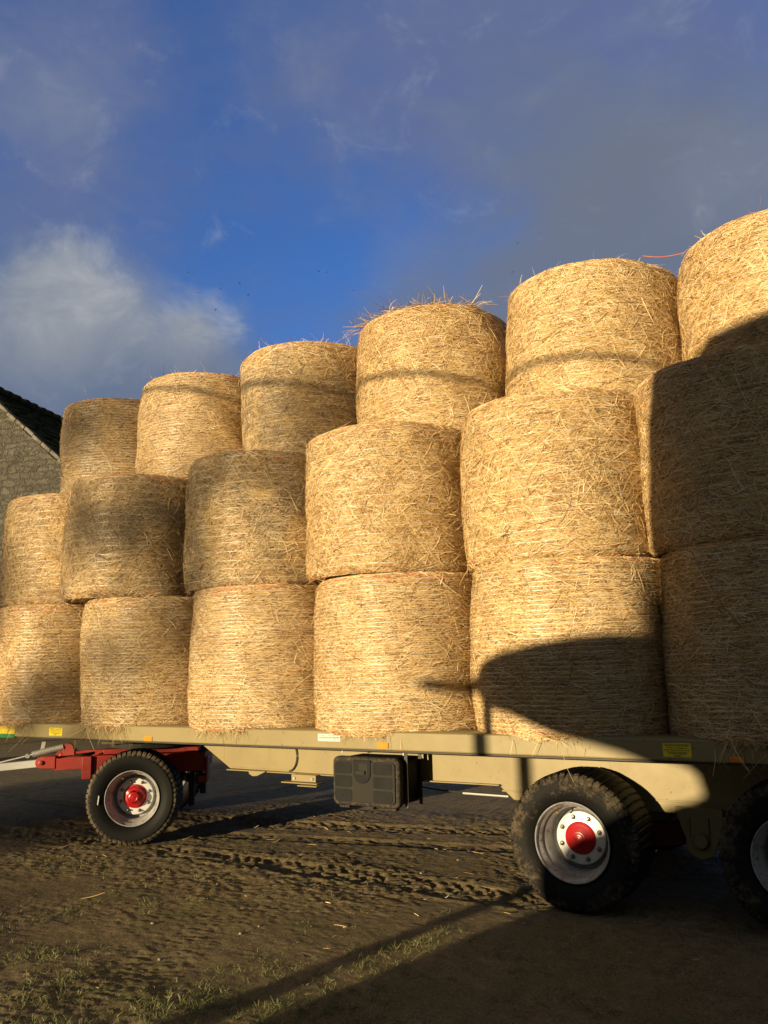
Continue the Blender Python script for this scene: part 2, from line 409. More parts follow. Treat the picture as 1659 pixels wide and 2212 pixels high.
def make_bale(x, y, z, var, rot, label, group, weather=0.2, warm=0.3, scale=(1, 1, 1), lean=(0, 0)):
    me, ms, mt, mn = variants[var]
    o = bpy.data.objects.new('straw_bale', me); COL.objects.link(o)
    o.location = (x, y, z); o.rotation_euler = (lean[0], lean[1], rot); o.scale = scale
    tag(o, label, 'straw bale', group)
    for nm, mm in (('straw', ms), ('twine', mt[0]), ('twine', mt[1]), ('net_wrap', mn)):
        c = bpy.data.objects.new(nm, mm); COL.objects.link(c); c.parent = o; c.color = (weather, warm, 0, 1)
        if nm == 'straw': c['kind'] = 'stuff'
    o.color = (weather, warm, 0, 1)
    return o
ZD = 1.078
SP = 1.493
G = 'round straw bales stacked on the trailer'
rb = random.Random(5)
bot = [(-1, 'golden straw bale at the left end of the deck, above a yellow notice'),
       (0, 'straw bale on the deck directly above the turned front wheel'),
       (1, 'straw bale on the deck between the front wheel and the black toolbox'),
       (2, 'straw bale on the deck above the black toolbox and white sticker'),
       (3, 'straw bale on the deck above the big muddy wheel with a curved shadow'),
       (4, 'shaded straw bale on the deck at the right edge, above the rightmost wheel')]
bales = {}
dxb = {3: -0.02, 4: -0.10}
for i, lab in bot:
    bales['b', i] = make_bale([-8.10, -6.632, -5.123, -3.70, -2.23, -0.80][i+1], 0.665, ZD-.032, [2, 0, 4, 2, 0, 4][i+1], [0.3, 2.2, 4.1, 3.7, 5.2, 1.3][i+1], lab, G,
              weather=[.35, .40, .25, .15, .15, .2][i+1], warm=[.45, .25, .3, .3, .3, .3][i+1], scale=(1, 1, 1.03), lean=([0, .012, 0, -.01, 0, 0][i+1], [0.0, -.018, .004, .012, .014, 0][i+1]))
midl = [(-1, 'straw bale at the left end of the middle tier, below the stone gable'),
        (0, 'dull greyish middle tier straw bale overhanging the one above the front wheel'),
        (1, 'greyest weathered straw bale in the middle tier, above the gap left of the toolbox'),
        (2, 'bright straw bale in the middle tier, standing on the bale over the toolbox'),
        (3, 'bright straw bale in the middle tier, standing on the bale with the curved shadow'),
        (4, 'dark middle tier straw bale at the right edge with a thin sunlit left side')]
for i, lab in midl:
    bales['m', i] = make_bale([-8.17, -6.95, -5.236, -3.805, -2.28, -0.87][i+1], 0.69+[.10, .0, 0, 0, 0, 0][i+1], ZD+HB-0.004, [5, 1, 3, 1, 3, 5][i+1], [1.1, 0.4, 2.6, 3.3, 4.4, 5.6][i+1], lab, G,
              weather=[.4, .75, .8, .15, .08, .2][i+1], warm=[.4, .3, .15, .3, .3, .3][i+1], scale=([1, 1.07, 1, 1, 1, 1][i+1], [1, 1.07, 1, 1, 1, 1][i+1], [1.02, 1.035, 1.03, 1.03, 1.02, 1.03][i+1]), lean=([0, -.015, .012, .02, -.012, 0][i+1], [0, .022, -.016, -.004, .016, .014][i+1]))
topl = [(0, 'straw bale at the left end of the top tier, beside the mossy barn roof'),
        (1, 'second straw bale from the left in the top tier, cable shadow near its top'),
        (2, 'third straw bale from the left in the top tier, darker towards its foot'),
        (3, 'shaggy topped straw bale in the top tier with loose straw heaped on it'),
        (4, 'clean rounded bright straw bale in the top tier, left of the highest one'),
        (5, 'highest straw bale at the right edge of the top tier, lower right half in shadow')]
for i, lab in topl:
    bales['t', i] = make_bale([-7.925, -6.602, -5.096, -3.644, -2.087, -0.597][i], 1.296, ZD+2*HB+[-.01, .022, .022, .022, .01, .022][i], [4, 0, 5, 1, 3, 1][i], [0.8, 3.5, 1.9, 5.0, 0.2, 2.4][i], lab, G,
              weather=[.6, .3, .75, .1, .0, .05][i], warm=[.3, .45, .35, .3, .2, .3][i], scale=(1, 1, [1, 1, 1, 1, 1.0, .985][i]))
for k, z in enumerate((ZD-.03, ZD+HB-0.004)):
    make_bale(.72-k*.06, .68, z, 2+k, 1.7+k, 'straw bale standing past the right edge of the picture', 'straw bales past the right edge')
for i in range(0, 6):
    for k, z in enumerate((ZD, ZD+HB-0.004)):
        make_bale(-6.75+SP*i-k*0.06, 2.19, z, (i+k) % 6, i*1.3+k, 'straw bale in the far row of the load, hidden behind the front row', 'straw bales in the hidden far row')
# loose straw: heap on one top bale, beards hanging over the deck edge
def loose(parent, gen, seed, name='loose_straw'):
    rng = np.random.default_rng(seed); v, f = gen(rng)
    o = link(name, np_mesh(name, v, f), M_STRAW, parent); o.color = parent.color; o['kind'] = 'stuff'
    inv = Matrix.Rotation(-parent.rotation_euler[2], 4, 'Z')   # keep the generator in the trailer's axes
    o.matrix_local = inv
    return o
def heap(rng):
    parts = []
    for (cx, cy, r, h, n) in ((-0.05, -0.35, 0.36, 0.09, 900), (0.22, -0.42, 0.22, 0.07, 420), (-0.42, -0.45, 0.16, 0.035, 220), (0.5, -0.35, 0.16, 0.03, 160)):
        a = rng.uniform(0, 2*np.pi, n); q = np.sqrt(rng.random(n))*r
        base = np.stack([cx+q*np.cos(a), cy+q*np.sin(a), HB+h*(1-(q/r)**2)*rng.random(n)], -1)
        d = rng.normal(0, 1, (n, 3)); d[:, 2] = np.abs(d[:, 2])*0.33-0.08; d /= np.linalg.norm(d, axis=1)[:, None]
        parts.append(free_straw(rng, base, d, rng.uniform(0.05, 0.2, n), rng.uniform(0.0025, 0.0048, n), 0.15))
    n = 60; a = rng.uniform(-2.4, -0.7, n)
    base = np.stack([0.70*np.cos(a), 0.70*np.sin(a), np.full(n, HB)], -1)
    d = np.stack([rng.normal(0.2, .6, n), rng.normal(-.25, .2, n), rng.normal(-.5, .5, n)], -1); d /= np.linalg.norm(d, axis=1)[:, None]
    parts.append(free_straw(rng, base, d, rng.uniform(0.06, 0.2, n), rng.uniform(0.0025, 0.0045, n), 0.5))
    return cat(parts)
loose(bales['t', 3], heap, 31)
def spikes(n, lo, hi, a0=-2.6, a1=-0.3):
    def g(rng):
        a = rng.uniform(a0, a1, n); r = RB-0.03-rng.random(n)*0.12
        base = np.stack([r*np.cos(a), r*np.sin(a), np.full(n, HB-0.005)], -1)
        d = np.stack([rng.normal(0, .6, n), rng.normal(0, .4, n), np.abs(rng.normal(0.25, .45, n))], -1); d /= np.linalg.norm(d, axis=1)[:, None]
        return free_straw(rng, base, d, rng.uniform(lo, hi, n), rng.uniform(0.0022, 0.004, n))
    return g
for i, n in ((1, 26), (2, 70), (5, 40), (4, 16), (0, 12)):
    loose(bales['t', i], spikes(n, 0.04, 0.13), 40+i)
loose(bales['m', 2], spikes(36, 0.03, 0.09), 51); loose(bales['m', 3], spikes(36, 0.03, 0.09), 52); loose(bales['m', -1], spikes(24, 0.03, 0.08), 53)
def beard(n, long, a0=-2.35, a1=-0.25, down=0.8):
    def g(rng):
        a = rng.triangular(a0, -1.25, a1, n); r = RB-0.02+rng.normal(0, .01, n)
        base = np.stack([r*np.cos(a), r*np.sin(a), rng.uniform(0.0, 0.07, n)], -1)
        d = np.stack([rng.normal(0, .5, n), rng.uniform(-.45, .02, n), -np.abs(rng.normal(down*0.5, .35, n))], -1); d /= np.linalg.norm(d, axis=1)[:, None]
        return free_straw(rng, base, d, np.clip(rng.lognormal(np.log(long), .6, n), .015, .24), rng.uniform(0.0018, 0.0034, n), 0.25)
    return g
for i, (n, l) in {-1: (420, .06), 0: (420, .055), 1: (320, .045), 2: (200, .025), 3: (120, .025), 4: (480, .065)}.items():
    loose(bales['b', i], beard(n, l), 60+i)
for i, (n, l) in {-1: (160, .04), 0: (220, .05), 1: (200, .05), 2: (80, .03), 3: (110, .04)}.items():
    loose(bales['m', i], beard(n, l, -2.9, -0.3, 0.25), 80+i)
# a loose strand of pink twine from the top of the highest bale
mb = MB(); p0 = at_dist(1388, 553, 7.6); p1 = at_y(1478, 546, 0.75)
pts = [Vector(p0)*(1-t)+Vector(p1)*t+Vector((0, 0, -0.02*math.sin(math.pi*t))) for t in np.linspace(0, 1, 9)]
to = mb.__class__(); to.tube([bales['t', 5].matrix_basis.inverted()@p for p in pts], 0.0035, 5); o = to.build('loose_twine', M_TWINE, bales['t', 5])

# ------------------------------------------------------------------ TRAILER
trailer = empty('flatbed_trailer', (-4, 1.2, 0)); tag(trailer, 'long beige flatbed farm trailer loaded with round straw bales', 'trailer')
T0 = Vector((-4, 1.2, 0))
class TM(MB):
    def build(s, name, m, parent=trailer, **kw):
        if parent is trailer or parent.get('_root'): s.v = [tuple(Vector(v)-T0) for v in s.v]
        return super().build(name, m, parent, **kw)
XL, XR = -9.6, 1.6
t = TM()
prof = [(0.0, 0.949), (0.0, 1.070), (0.012, 1.078), (0.30, 1.078), (0.30, 1.066), (0.02, 1.066), (0.016, 1.06), (0.016, 0.958), (0.055, 0.958), (0.055, 0.944), (0.006, 0.942)]
n = len(prof); vs = [(XL, y, z) for y, z in prof]+[(XR, y, z) for y, z in prof]
t.add(vs, [tuple(range(n)), tuple(reversed(range(n, 2*n)))]+[(i, (i+1) % n, (i+1) % n+n, i+n) for i in range(n)])
t.build('side_rail', M_PAINT, bevel=0.006, seg=3)
t = TM(); t.box(XL, XR, 2.35, 2.4, 0.945, 1.078); t.build('side_rail', M_PAINT, bevel=0.006)
t = TM(); t.box(XL+.01, XR-.01, 0.305, 2.345, 1.05, 1.074); t.build('deck_floor', M_FLOOR)
for i in range(12):
    t = TM(); t.box(XL+.5+i*.9, XL+.58+i*.9, 0.06, 2.34, 0.95, 1.045); t.build('cross_member', M_PAINT)
# chassis beam, doubler plate, gusset
beam = [(-5.83, 0.955), (-5.83, 0.87), (-5.49, 0.676), (-2.80, 0.664), (-2.785, 0.645), (-2.69, 0.566), (-2.60, 0.558), (-1.22, 0.548), (1.55, 0.54), (1.55, 0.955)]
for y0 in (0.50, 1.75):
    t = TM(); t.prism(beam, y0, y0+.12); t.build('chassis_beam', M_PAINT, bevel=0.006)
t = TM(); t.box(XL, XR, .014, .05, .929, .9415); t.build('rail_shade_strip', M_DARKSTEEL, bevel=.002)  # dark strip drawn in for the shade line under the rail
t = TM(); t.box(-2.78, 1.5, 0.494, 0.4985, 0.622, 0.634); t.build('weld_seam', M_PAINT, bevel=0.002)
t = TM(); t.box(-5.50, -2.79, 0.462, 0.4975, 0.664, 0.674); t.build('beam_flange', M_PAINT, bevel=0.003)
arc = [(-5.56, 0.93), (-5.45, 0.69)]+[(-4.80+0.09*math.sin(a), 0.81-0.12*math.cos(a)) for a in np.linspace(0, math.pi, 14)]
t = TM(); t.prism(arc, 0.490, 0.4985); t.build('doubler_plate', M_PAINT, bevel=0.003)
arc2 = [(-4.80+0.095*math.sin(a), 0.485, 0.81-0.128*math.cos(a)) for a in np.linspace(0.1, math.pi, 14)]
t = TM(); t.tube(arc2, 0.006, 6); t.build('cable', M_DARKSTEEL, smooth=True)
# tie-down lug and L bracket under the beam
t = TM(); t.prism([(-5.22, 0.676), (-5.21, 0.645), (-5.17, 0.628), (-5.12, 0.632), (-5.05, 0.66), (-5.02, 0.676)], 0.44, 0.47); t.build('lashing_lug', M_PAINT, bevel=0.004)
t = TM(); t.box(-4.70, -4.44, 0.40, 0.412, 0.615, 0.672); t.box(-4.70, -4.44, 0.412, 0.50, 0.662, 0.672)
br = t.build('bracket', M_PAINT, bevel=0.003)
br2 = br
for bx in (-4.665, -4.475):
    t = TM(); t.lathe([(0, 0.0001), (0, 0.012), (0.012, 0.012)], 6, Matrix.Translation((bx, 0.388, 0.642))); b = t.build('bolt', M_CHROME, trailer); b.parent = br2
t = TM(); t.box(-4.78, -4.40, 0.36, 0.46, 0.603, 0.612); t.box(-4.56, -4.36, 0.30, 0.36, 0.592, 0.600); t.build('bracket_plate', M_PAINT, bevel=0.002)
t = TM(); t.tube([(-3.12, .52, .588), (-2.74, .52, .585)], 0.008, 8); t.build('brake_rod', M_SILVER, smooth=True)
t = TM(); t.tube([(-3.75, .7, .60), (-3.4, .7, .57), (-3.05, .62, .575), (-2.7, .6, .58)], 0.006, 6); t.build('brake_cable', M_DARKSTEEL, smooth=True)
# suspension hanger and bogie
hang = [(-1.515, 0.60), (-1.505, 0.54), (-1.455, 0.40)]+[(-1.365+0.098*math.cos(a), 0.375+0.095*math.sin(a)) for a in np.linspace(math.pi+.1, 2*math.pi-.1, 12)]+[(-1.235, 0.44), (-1.215, 0.545), (-1.215, 0.60)]
t = TM(); t.prism(hang, 0.455, 0.485); h = t.build('suspension_hanger', M_PAINT, bevel=0.004)
for x in (-1.435, -1.315):
    t = TM(); t.box(x, x+.01, 0.44, 0.454, 0.42, 0.54); c = t.build('rib', M_PAINT, trailer, bevel=0.003); c.parent = h
t = TM(); t.lathe([(0.42, 0.0001), (0.42, 0.04), (0.432, 0.052), (0.4545, 0.055)], 24, Matrix.Translation((-1.36, 0, 0.395))); c = t.build('pivot_pin', M_PAINT, trailer, smooth=True); c.parent = h
t = TM(); t.prism([(-2.05, .32), (-1.8, .29), (-1.5, .33), (-1.44, .35), (-1.36, .31), (-1.28, .35), (-1.0, .31), (-.7, .30), (-.7, .42), (-1.1, .46), (-1.36, .48), (-1.65, .46), (-2.05, .42)], 0.62, 0.74)
t.build('bogie_beam', M_REDSHADE, bevel=0.008)
t = TM(); t.prism([(-2.05, .34), (-1.36, .34), (-.7, .33), (-.7, .45), (-1.36, .53), (-2.05, .46)], 1.70, 1.83)
t.build('bogie_beam', M_REDSHADE, bevel=0.008)
# wheels ------------------------------------------------------------
def tyre_mesh(Rt, W, seed, rrim=0.255, nseg=432, lug=54):
    rnd = random.Random(seed); off = [rnd.uniform(-1, 1) for _ in range(lug*2)]
    prof = [(0.012, rrim-.008), (-0.012, rrim+.006), (-0.022, rrim+.022), (-0.036, rrim+.045), (-0.046, (rrim+Rt)/2-.01), (-0.045, (rrim+Rt)/2+.03), (-0.040, Rt-.060), (-0.0405, Rt-.056), (-0.032, Rt-.034), (-0.0325, Rt-.030), (-0.02, Rt-.014), (-0.006, Rt-.003),
            (0.02, Rt), (0.05, Rt+.002), (0.055, Rt+.002), (W*.3, Rt+.004), (W*.42, Rt+.005), (W*.5, Rt+.005), (W*.58, Rt+.005), (W*.7, Rt+.003), (W-.06, Rt+.002), (W-.03, Rt), (W-.004, Rt-.008), (W+.02, Rt-.03), (W+.03, (rrim+Rt)/2), (W+.012, rrim+.01), (W-.01, rrim-.008)]
    mb = MB()
    vs = []; k = len(prof)
    for i in range(nseg):
        a = 2*math.pi*i/nseg; ph = (i*lug/nseg) % 1
        for j, (y, r) in enumerate(prof):
            rr = r; yy = y
            if r > Rt-.04:
                p2 = (ph+0.25*abs(y/W-.5)*2) % 1
                blk = 0 if p2 < 0.22 else 1
                if j in (13, 19): blk *= 1
                g = 0.010 if r > Rt-.02 else 0.004
                if j in (15, 18): g += 0.002
                rr = r-(1-blk)*g + 0.0015*off[int(i*lug/nseg) % len(off)]
                if y < 0.0: yy = y+(1-blk)*0.005
            if -0.04 < y < 0.0 and r > Rt-.06: rr += 0.002*math.sin(i*1.7+j)
            vs.append((rr*math.cos(a), yy, rr*math.sin(a)))
    fs = [(i*k+j, ((i+1) % nseg)*k+j, ((i+1) % nseg)*k+j+1, i*k+j+1) for i in range(nseg) for j in range(k-1)]
    mb.add(vs, fs); return mb
def make_wheel(loc, rotz, Rt, W, tm, seed, steer=False, label=None):
    w = empty('wheel', Vector(loc)-T0, (0, 0, rotz), trailer)
    if label: w['label'] = label
    mb = tyre_mesh(Rt, W, seed); ty = mb.build('tyre', tm, w, smooth=True)
    mb = MB()
    rp = [(-0.012, 0.2515), (-0.022, 0.2545), (-0.026, 0.250), (-0.022, 0.245), (-0.004, 0.243), (0.010, 0.238), (0.022, 0.228), (0.035, 0.224), (0.046, 0.228), (0.056, 0.225), (0.068, 0.212), (0.10, 0.206), (0.135, 0.203), (0.18, 0.202), (0.205, 0.198), (0.212, 0.190), (0.205, 0.180), (0.18, 0.172), (0.162, 0.165), (0.162, 0.02)]
    if steer: rp = [(y if y < .08 else .08+(y-.08)*0.72, r) for y, r in rp]
    mb.lathe(rp, 96); mb.lathe([(W, 0.25), (W-.06, 0.21), (0.17, 0.20)], 64)
    rim = mb.build('rim', M_RIM, w, smooth=True)
    dy = rp[-1][0]-0.006
    mb = MB(); mb.lathe([(dy+.006, 0.170), (dy, 0.168), (dy-.002, 0.165), (dy-.002, 0.05)], 72); d = mb.build('wheel_disc', M_DISC, w, smooth=True)
    for q in range(8):
        a = 2*math.pi*(q+.25)/8+.12
        mb = MB(); Mx = Matrix.Translation((0.138*math.cos(a), dy-.004, 0.138*math.sin(a)))
        mb.lathe([(0.004, 0.0165), (-0.001, 0.0165), (-0.004, 0.012)], 18, Mx); mb.lathe([(-0.003, 0.012), (-0.018, 0.0115)], 6, Mx); mb.lathe([(-0.018, 0.0115), (-0.019, 0.007), (-0.032, 0.0065), (-0.033, 0.0001)], 14, Mx)
        mb.build('lug_nut', M_NUT, w, smooth=True)
    mb = MB()
    if steer: hp = [(dy-.002, 0.110), (dy-.012, 0.109), (dy-.016, 0.094), (dy-.05, 0.082), (dy-.056, 0.066), (dy-.062, 0.058)]
    else: hp = [(dy-.002, 0.105), (dy-.010, 0.1045), (dy-.014, 0.100), (dy-.020, 0.082), (dy-.023, 0.075), (dy-.033, 0.056), (dy-.037, 0.046), (dy-.044, 0.044), (dy-.046, 0.035), (dy-.043, 0.032), (dy-.049, 0.029), (dy-.051, 0.018), (dy-.048, 0.015), (dy-.050, 0.0001)]
    mb.lathe(hp, 56, rfun=(lambda a, y, r: 0.004*math.cos(5*a)*(1 if 0.06 < r < .095 else 0)) if steer else None)
    if steer:
        mb.lathe([(dy-.062, 0.058), (dy-.092, 0.052), (dy-.096, 0.046)], 6); mb.lathe([(dy-.095, 0.046), (dy-.099, 0.036), (dy-.096, 0.030), (dy-.102, 0.024), (dy-.104, 0.0001)], 32)
    mb2 = MB(); mb2.lathe([(W-.10, .06), (W-.10, .196), (W-.02, .200), (W-.02, .06)], 40); mb2.build('brake_drum', M_DARKSTEEL, w, smooth=True)
    mb.build('hub_cap', M_REDGLOSS, w, smooth=True)
    mb = MB(); va = 2.05
    mb.tube([(0.222*math.cos(va), 0.05, 0.222*math.sin(va)), (0.205*math.cos(va), 0.0, 0.205*math.sin(va))], 0.006, 8); mb.tube([(0.205*math.cos(va), 0.0, 0.205*math.sin(va)), (0.202*math.cos(va), -0.012, 0.202*math.sin(va))], 0.009, 8)
    mb.build('valve', M_BRASS, w, smooth=True)
    return w
make_wheel((-2.077, 0.026, 0.405), 0, 0.438, 0.40, M_TYRE, 1, label='big muddy wheel with red hub, half in sun')
make_wheel((-0.735, 0.026, 0.415), 0, 0.438, 0.40, M_TYRE, 2, label='wheel in deep shade at the right edge')
for x in (-2.077, -0.735): make_wheel((x, 2.37, 0.42), math.pi, 0.428, 0.40, M_TYRE, 4)
for x in (-2.077, -0.735):
    t = TM(); t.tube([(x, 0.2, 0.405), (x, 2.2, 0.405)], 0.055, 12); t.build('axle', M_DARKSTEEL, smooth=True)
SA = R_(38)
e1 = Vector((-math.cos(SA), -math.sin(SA), 0)); e2 = Vector((math.sin(SA), -math.cos(SA), 0)); PV = Vector((-7.0786, 1.0668, 0))
wf = PV+e2*1.1; wf.z = 0.398; wf.x -= .035
fwheel = make_wheel(wf-e2*0.026, SA, 0.430, 0.33, M_TYREF, 3, True, 'smaller front wheel turned towards the viewer, fully sunlit')
mb = MB(); mb.prism([(-0.313, -0.04), (-0.305, -0.045), (-0.296, 0.03), (-0.304, 0.042)], -0.0475, -0.0455); mb.build('chalk_mark', M_CHALK, fwheel)
wf2 = PV-e2*1.1; wf2.z = 0.402
make_wheel(wf2+e2*0.026, SA+math.pi, 0.430, 0.33, M_TYREF, 5, True)
# turntable dolly in its own axes: local x = along the drawbar, y = towards the far side
DM = Matrix(((e1.x, -e2.x, 0, PV.x), (e1.y, -e2.y, 0, PV.y), (0, 0, 1, 0), (0, 0, 0, 1)))
class DMB(TM):
    def bx(s, t0, t1, o0, o1, z0, z1): s.box(t0, t1, -o1, -o0, z0, z1, DM)
t = DMB(); t.bx(-.57, .56, .30, .40, .55, .735); t.bx(-.57, .56, -.40, -.30, .55, .735); t.bx(-.57, -.47, -.298, .298, .56, .73); t.bx(.46, .56, -.298, .298, .56, .73); t.bx(-.1, .1, -.298, .298, .50, .70)
fr = t.build('dolly_frame', M_RED, bevel=0.008)
t = DMB(); t.bx(-.50, .46, .18, .36, .742, .79); t.bx(-.50, .46, -.36, -.18, .742, .79); t.build('dolly_platform', M_RED, bevel=0.006)
t = DMB(); t.bx(.555, .65, .404, .44, .512, .735); t.build('axle_stop_plate', M_RED, bevel=0.006)
t = DMB(); t.bx(-.60, -.572, .20, .42, .44, .68); t.bx(-.60, -.50, .405, .43, .44, .51); t.build('rear_plate', M_RED, bevel=0.006)
t = DMB(); t.bx(-.46, -.40, .22, .34, .20, .53); t.bx(-.56, -.5, .1, .2, .3, .5); t.bx(-.3, .3, .25, .33, .30, .40); t.build('spring_pack', M_DARKSTEEL, bevel=0.01)
t = TM(); t.tube([DM@Vector((0, -.95, .402)), DM@Vector((0, .95, .402))], 0.05, 12); t.build('axle', M_RED, smooth=True)
t = TM(); t.lathe([(0.80, .44), (0.80, .50), (0.845, .50), (0.845, .44), (0.80, .44)], 64, DM@Matrix.Rotation(math.pi/2, 4, 'X')); t.build('turntable_ring', M_DARKSTEEL, smooth=True)
t = DMB(); t.bx(-.45, .45, .05, .5, .855, .905); t.bx(-.45, .45, -.5, -.05, .855, .905); t.build('turntable_mount', M_PAINT, bevel=0.005)
for sgn in (1, -1):
    o0, o1 = (.345, .425) if sgn > 0 else (-.425, -.345)
    t = DMB(); t.prism([(.56, .612), (.56, .735), (.80, .735), (.88, .722), (.93, .730), (.93, .613), (.90, .605)], -o1, -o0, DM)
    t.prism([(.91, .622), (.91, .748)]+[(1.05+.060*math.cos(a), .688+.058*math.sin(a)) for a in np.linspace(1.35, -1.35, 12)], -o1-.008, -o0+.008, DM)
    arm = t.build('drawbar_arm', M_RED, bevel=0.006)
    t = TM(); t.lathe([(0, .0001), (0, .012), (.004, .022), (.03, .024)], 20, DM@Matrix.Translation((1.052, -o1-.032, .688))); p = t.build('hinge_pin', M_RED, trailer, smooth=True); p.parent = arm
    t = DMB(); t.prism([(1.0, .723), (1.0, .648), (2.6, .535), (2.6, .612)], -o1+.02, -o0-.012, DM); t.build('drawbar', M_SILVER if sgn > 0 else M_DARKSTEEL, bevel=0.005)
# lug with spring and rod
t = DMB(); t.prism([(.74, .745), (.76, .84), (.79, .862), (.835, .862), (.86, .84), (.865, .74)], -.36, -.33, DM); t.build('spring_lug', M_RED, bevel=0.005)
t = TM()
A = DM@Vector((.84, -.345, .835)); B = DM@Vector((1.16, -.345, .765)); dv = B-A
t.tube([A, A+dv*.06], .006, 6)
ax = dv.normalized(); u1 = ax.cross(Vector((0, 0, 1))).normalized(); u2 = ax.cross(u1)
hel = [A+dv*(.04+.96*i/330)+(u1*math.cos(i*2*math.pi/15)+u2*math.sin(i*2*math.pi/15))*.027 for i in range(331)]
t.tube(hel, .006, 6); t.tube([B, B+dv*.25, B+dv*.9, B+dv*2.2], .008, 7)
t.lathe([(-.008, .010), (-.008, .022), (.008, .022), (.008, .010), (-.008, .010)], 20, DM@Matrix.Translation((1.21, -.345, .752))@Matrix.Rotation(.4, 4, 'X')); t.build('tension_spring', M_SILVER, smooth=True)
t = DMB(); t.prism([(1.06, .88), (1.075, .80), (1.11, .735), (1.15, .735), (1.115, .80), (1.10, .88)], -.25, -.24, DM); t.build('steel_strap', M_SILVER, bevel=0.002)
t = TM()
for k in range(4):
    t.tube([DM@Vector((.6, -.1-.04*k, .74)), DM@Vector((1.0, -.12-.05*k, .70-.015*k)), DM@Vector((1.4, -.2-.03*k, .69-.02*k)), DM@Vector((2.2, -.15-.03*k, .66))], .013, 8)
t.build('hydraulic_hose', M_DARKSTEEL, smooth=True)
# toolbox ------------------------------------------------------------
bx0, bx1, by0, by1, bz0, bz1 = -4.062, -3.448, 0.10, 0.47, 0.505, 0.873
def rr_poly(x0, x1, z0, z1, r, n=6):
    out = []
    for cx, cz, a0 in ((x1-r, z1-r, 0), (x0+r, z1-r, 90), (x0+r, z0+r, 180), (x1-r, z0+r, 270)):
        for i in range(n+1):
            a = R_(a0+90*i/n); out.append((cx+r*math.cos(a), cz+r*math.sin(a)))
    return out
t = TM(); t.prism(rr_poly(bx0+.012, bx1-.012, bz0+.012, bz1-.012, .05), by0+.095, by1); tb = t.build('toolbox', M_PLASTIC, bevel=0.006)
t = TM(); t.prism(rr_poly(bx0, bx1, bz0, bz1, .05), by0+.016, by0+.093); c = t.build('lid', M_MUDPL, trailer, bevel=0.02, seg=4); c.parent = tb
# face plate with grid of recessed panels
t = TM(); t.prism(rr_poly(bx0+.03, bx1-.03, bz0+.032, bz1-.032, .03), by0+.004, by0+.0155); c = t.build('lid_face', M_PANEL, trailer, bevel=0.004); c.parent = tb
t = TM()
W_ = bx1-bx0; H_ = bz1-bz0
for (u0, u1) in ((.055, .315), (.635, .915)):
    for (v0, v1) in ((.10, .34), (.385, .615), (.66, .89)):
        t = TM(); t.prism(rr_poly(bx0+u0*W_, bx0+u1*W_, bz0+v0*H_, bz0+v1*H_, .02), by0+.001, by0+.0035)
        c = t.build('lid_panel', M_PLASTIC, trailer, bevel=0.001); c.parent = tb
hx = bx0+.475*W_; hz = bz0+.70*H_
t = TM(); t.prism([(hx-.078, hz+.09), (hx+.078, hz+.09), (hx+.078, hz-.01)]+[(hx+.078*math.cos(a), hz-.01+.075*math.sin(a)) for a in np.linspace(-.2, -math.pi+.2, 10)]+[(hx-.078, hz-.01)], by0-.0035, by0+.0035); c = t.build('latch_recess', M_PLASTIC, trailer, bevel=0.003); c.parent = tb
t = TM(); t.box(hx-.028, hx+.055, by0-.006, by0-.0037, hz-.022, hz+.066); t.box(hx-.05, hx+.035, by0-.022, by0-.0062, hz-.015, hz+.012); c = t.build('latch', M_PANEL, trailer, bevel=0.004); c.parent = tb
for q in (.16, .52, .85):
    t = TM(); t.box(bx0+q*W_-.045, bx0+q*W_+.05, by0+.03, by0+.085, bz0-.018, bz0-.001); c = t.build('lid_hinge', M_MUDPL, trailer, bevel=0.004); c.parent = tb
for yy, xs in ((0.215, (-4.03, -3.459)), (0.43, (-4.02, -3.459))):
    for k, xx in enumerate(xs):
        t = TM()
        zlo = 0.90 if k == 0 else 0.50
        t.box(xx, xx+.03, yy, yy+.006, zlo, 0.952); t.box(xx, xx+.005, yy+.0065, yy+.03, zlo, 0.95)
        t.build('toolbox_strap', M_DARKSTEEL, bevel=0.0015)
        t = TM(); t.box(xx-.008, xx-.0005, yy-.002, yy+.006, .885, .95); t.build('strap_flange', M_SILVER, bevel=.001)
# reflectors and notices --------------------------------------------
def plate(name, m, px0, py0, px1, py1, th=0.004, y=-0.0005):
    a = at_y(px0, py0, 0); b = at_y(px1, py1, 0)
    z1, z0 = max(a[2], b[2]), min(a[2], b[2])
    t = TM(); t.box(a[0], b[0], y-th, y, z0, z1)
    return t.build(name, m, bevel=0.001), a[0], b[0], z0, z1
for p in ((313, 1591, 329, 1601), (816, 1603.5, 839.5, 1617.5), (1576, 1634, 1608, 1647)):
    o, x0, x1, z0, z1 = plate('reflector', M_ORANGE, *p, th=0.008)
    t = TM(); xm = (x0+x1)/2
    t.box(xm+.004, x1-.006, -.0105, -.0087, z0+.006, z1-.006); c = t.build('lens', M_ORANGE, trailer, bevel=0.001); c.parent = o
def text(par, s, x, z, size, m, y, w=None):
    cu = bpy.data.curves.new('lettering', 'FONT'); cu.body = s; cu.size = size; cu.align_x = 'CENTER'; cu.align_y = 'CENTER'; cu.extrude = 0.0003
    o = bpy.data.objects.new('lettering', cu); COL.objects.link(o); cu.materials.append(m)
    o.parent = par; o.location = Vector((x, y, z))-T0; o.rotation_euler = (math.pi/2, 0, 0)
    if w:
        bpy.context.view_layer.update(); dx = o.dimensions.x
        if dx > 0: o.scale.x = w/dx
    bpy.context.view_layer.update()
    me = bpy.data.meshes.new_from_object(o.evaluated_get(bpy.context.evaluated_depsgraph_get()))
    m2 = bpy.data.objects.new('lettering', me); COL.objects.link(m2); m2.parent = par; m2.location = o.location; m2.rotation_euler = o.rotation_euler; m2.scale = o.scale
    bpy.data.objects.remove(o); m2.name = 'lettering'
    return m2
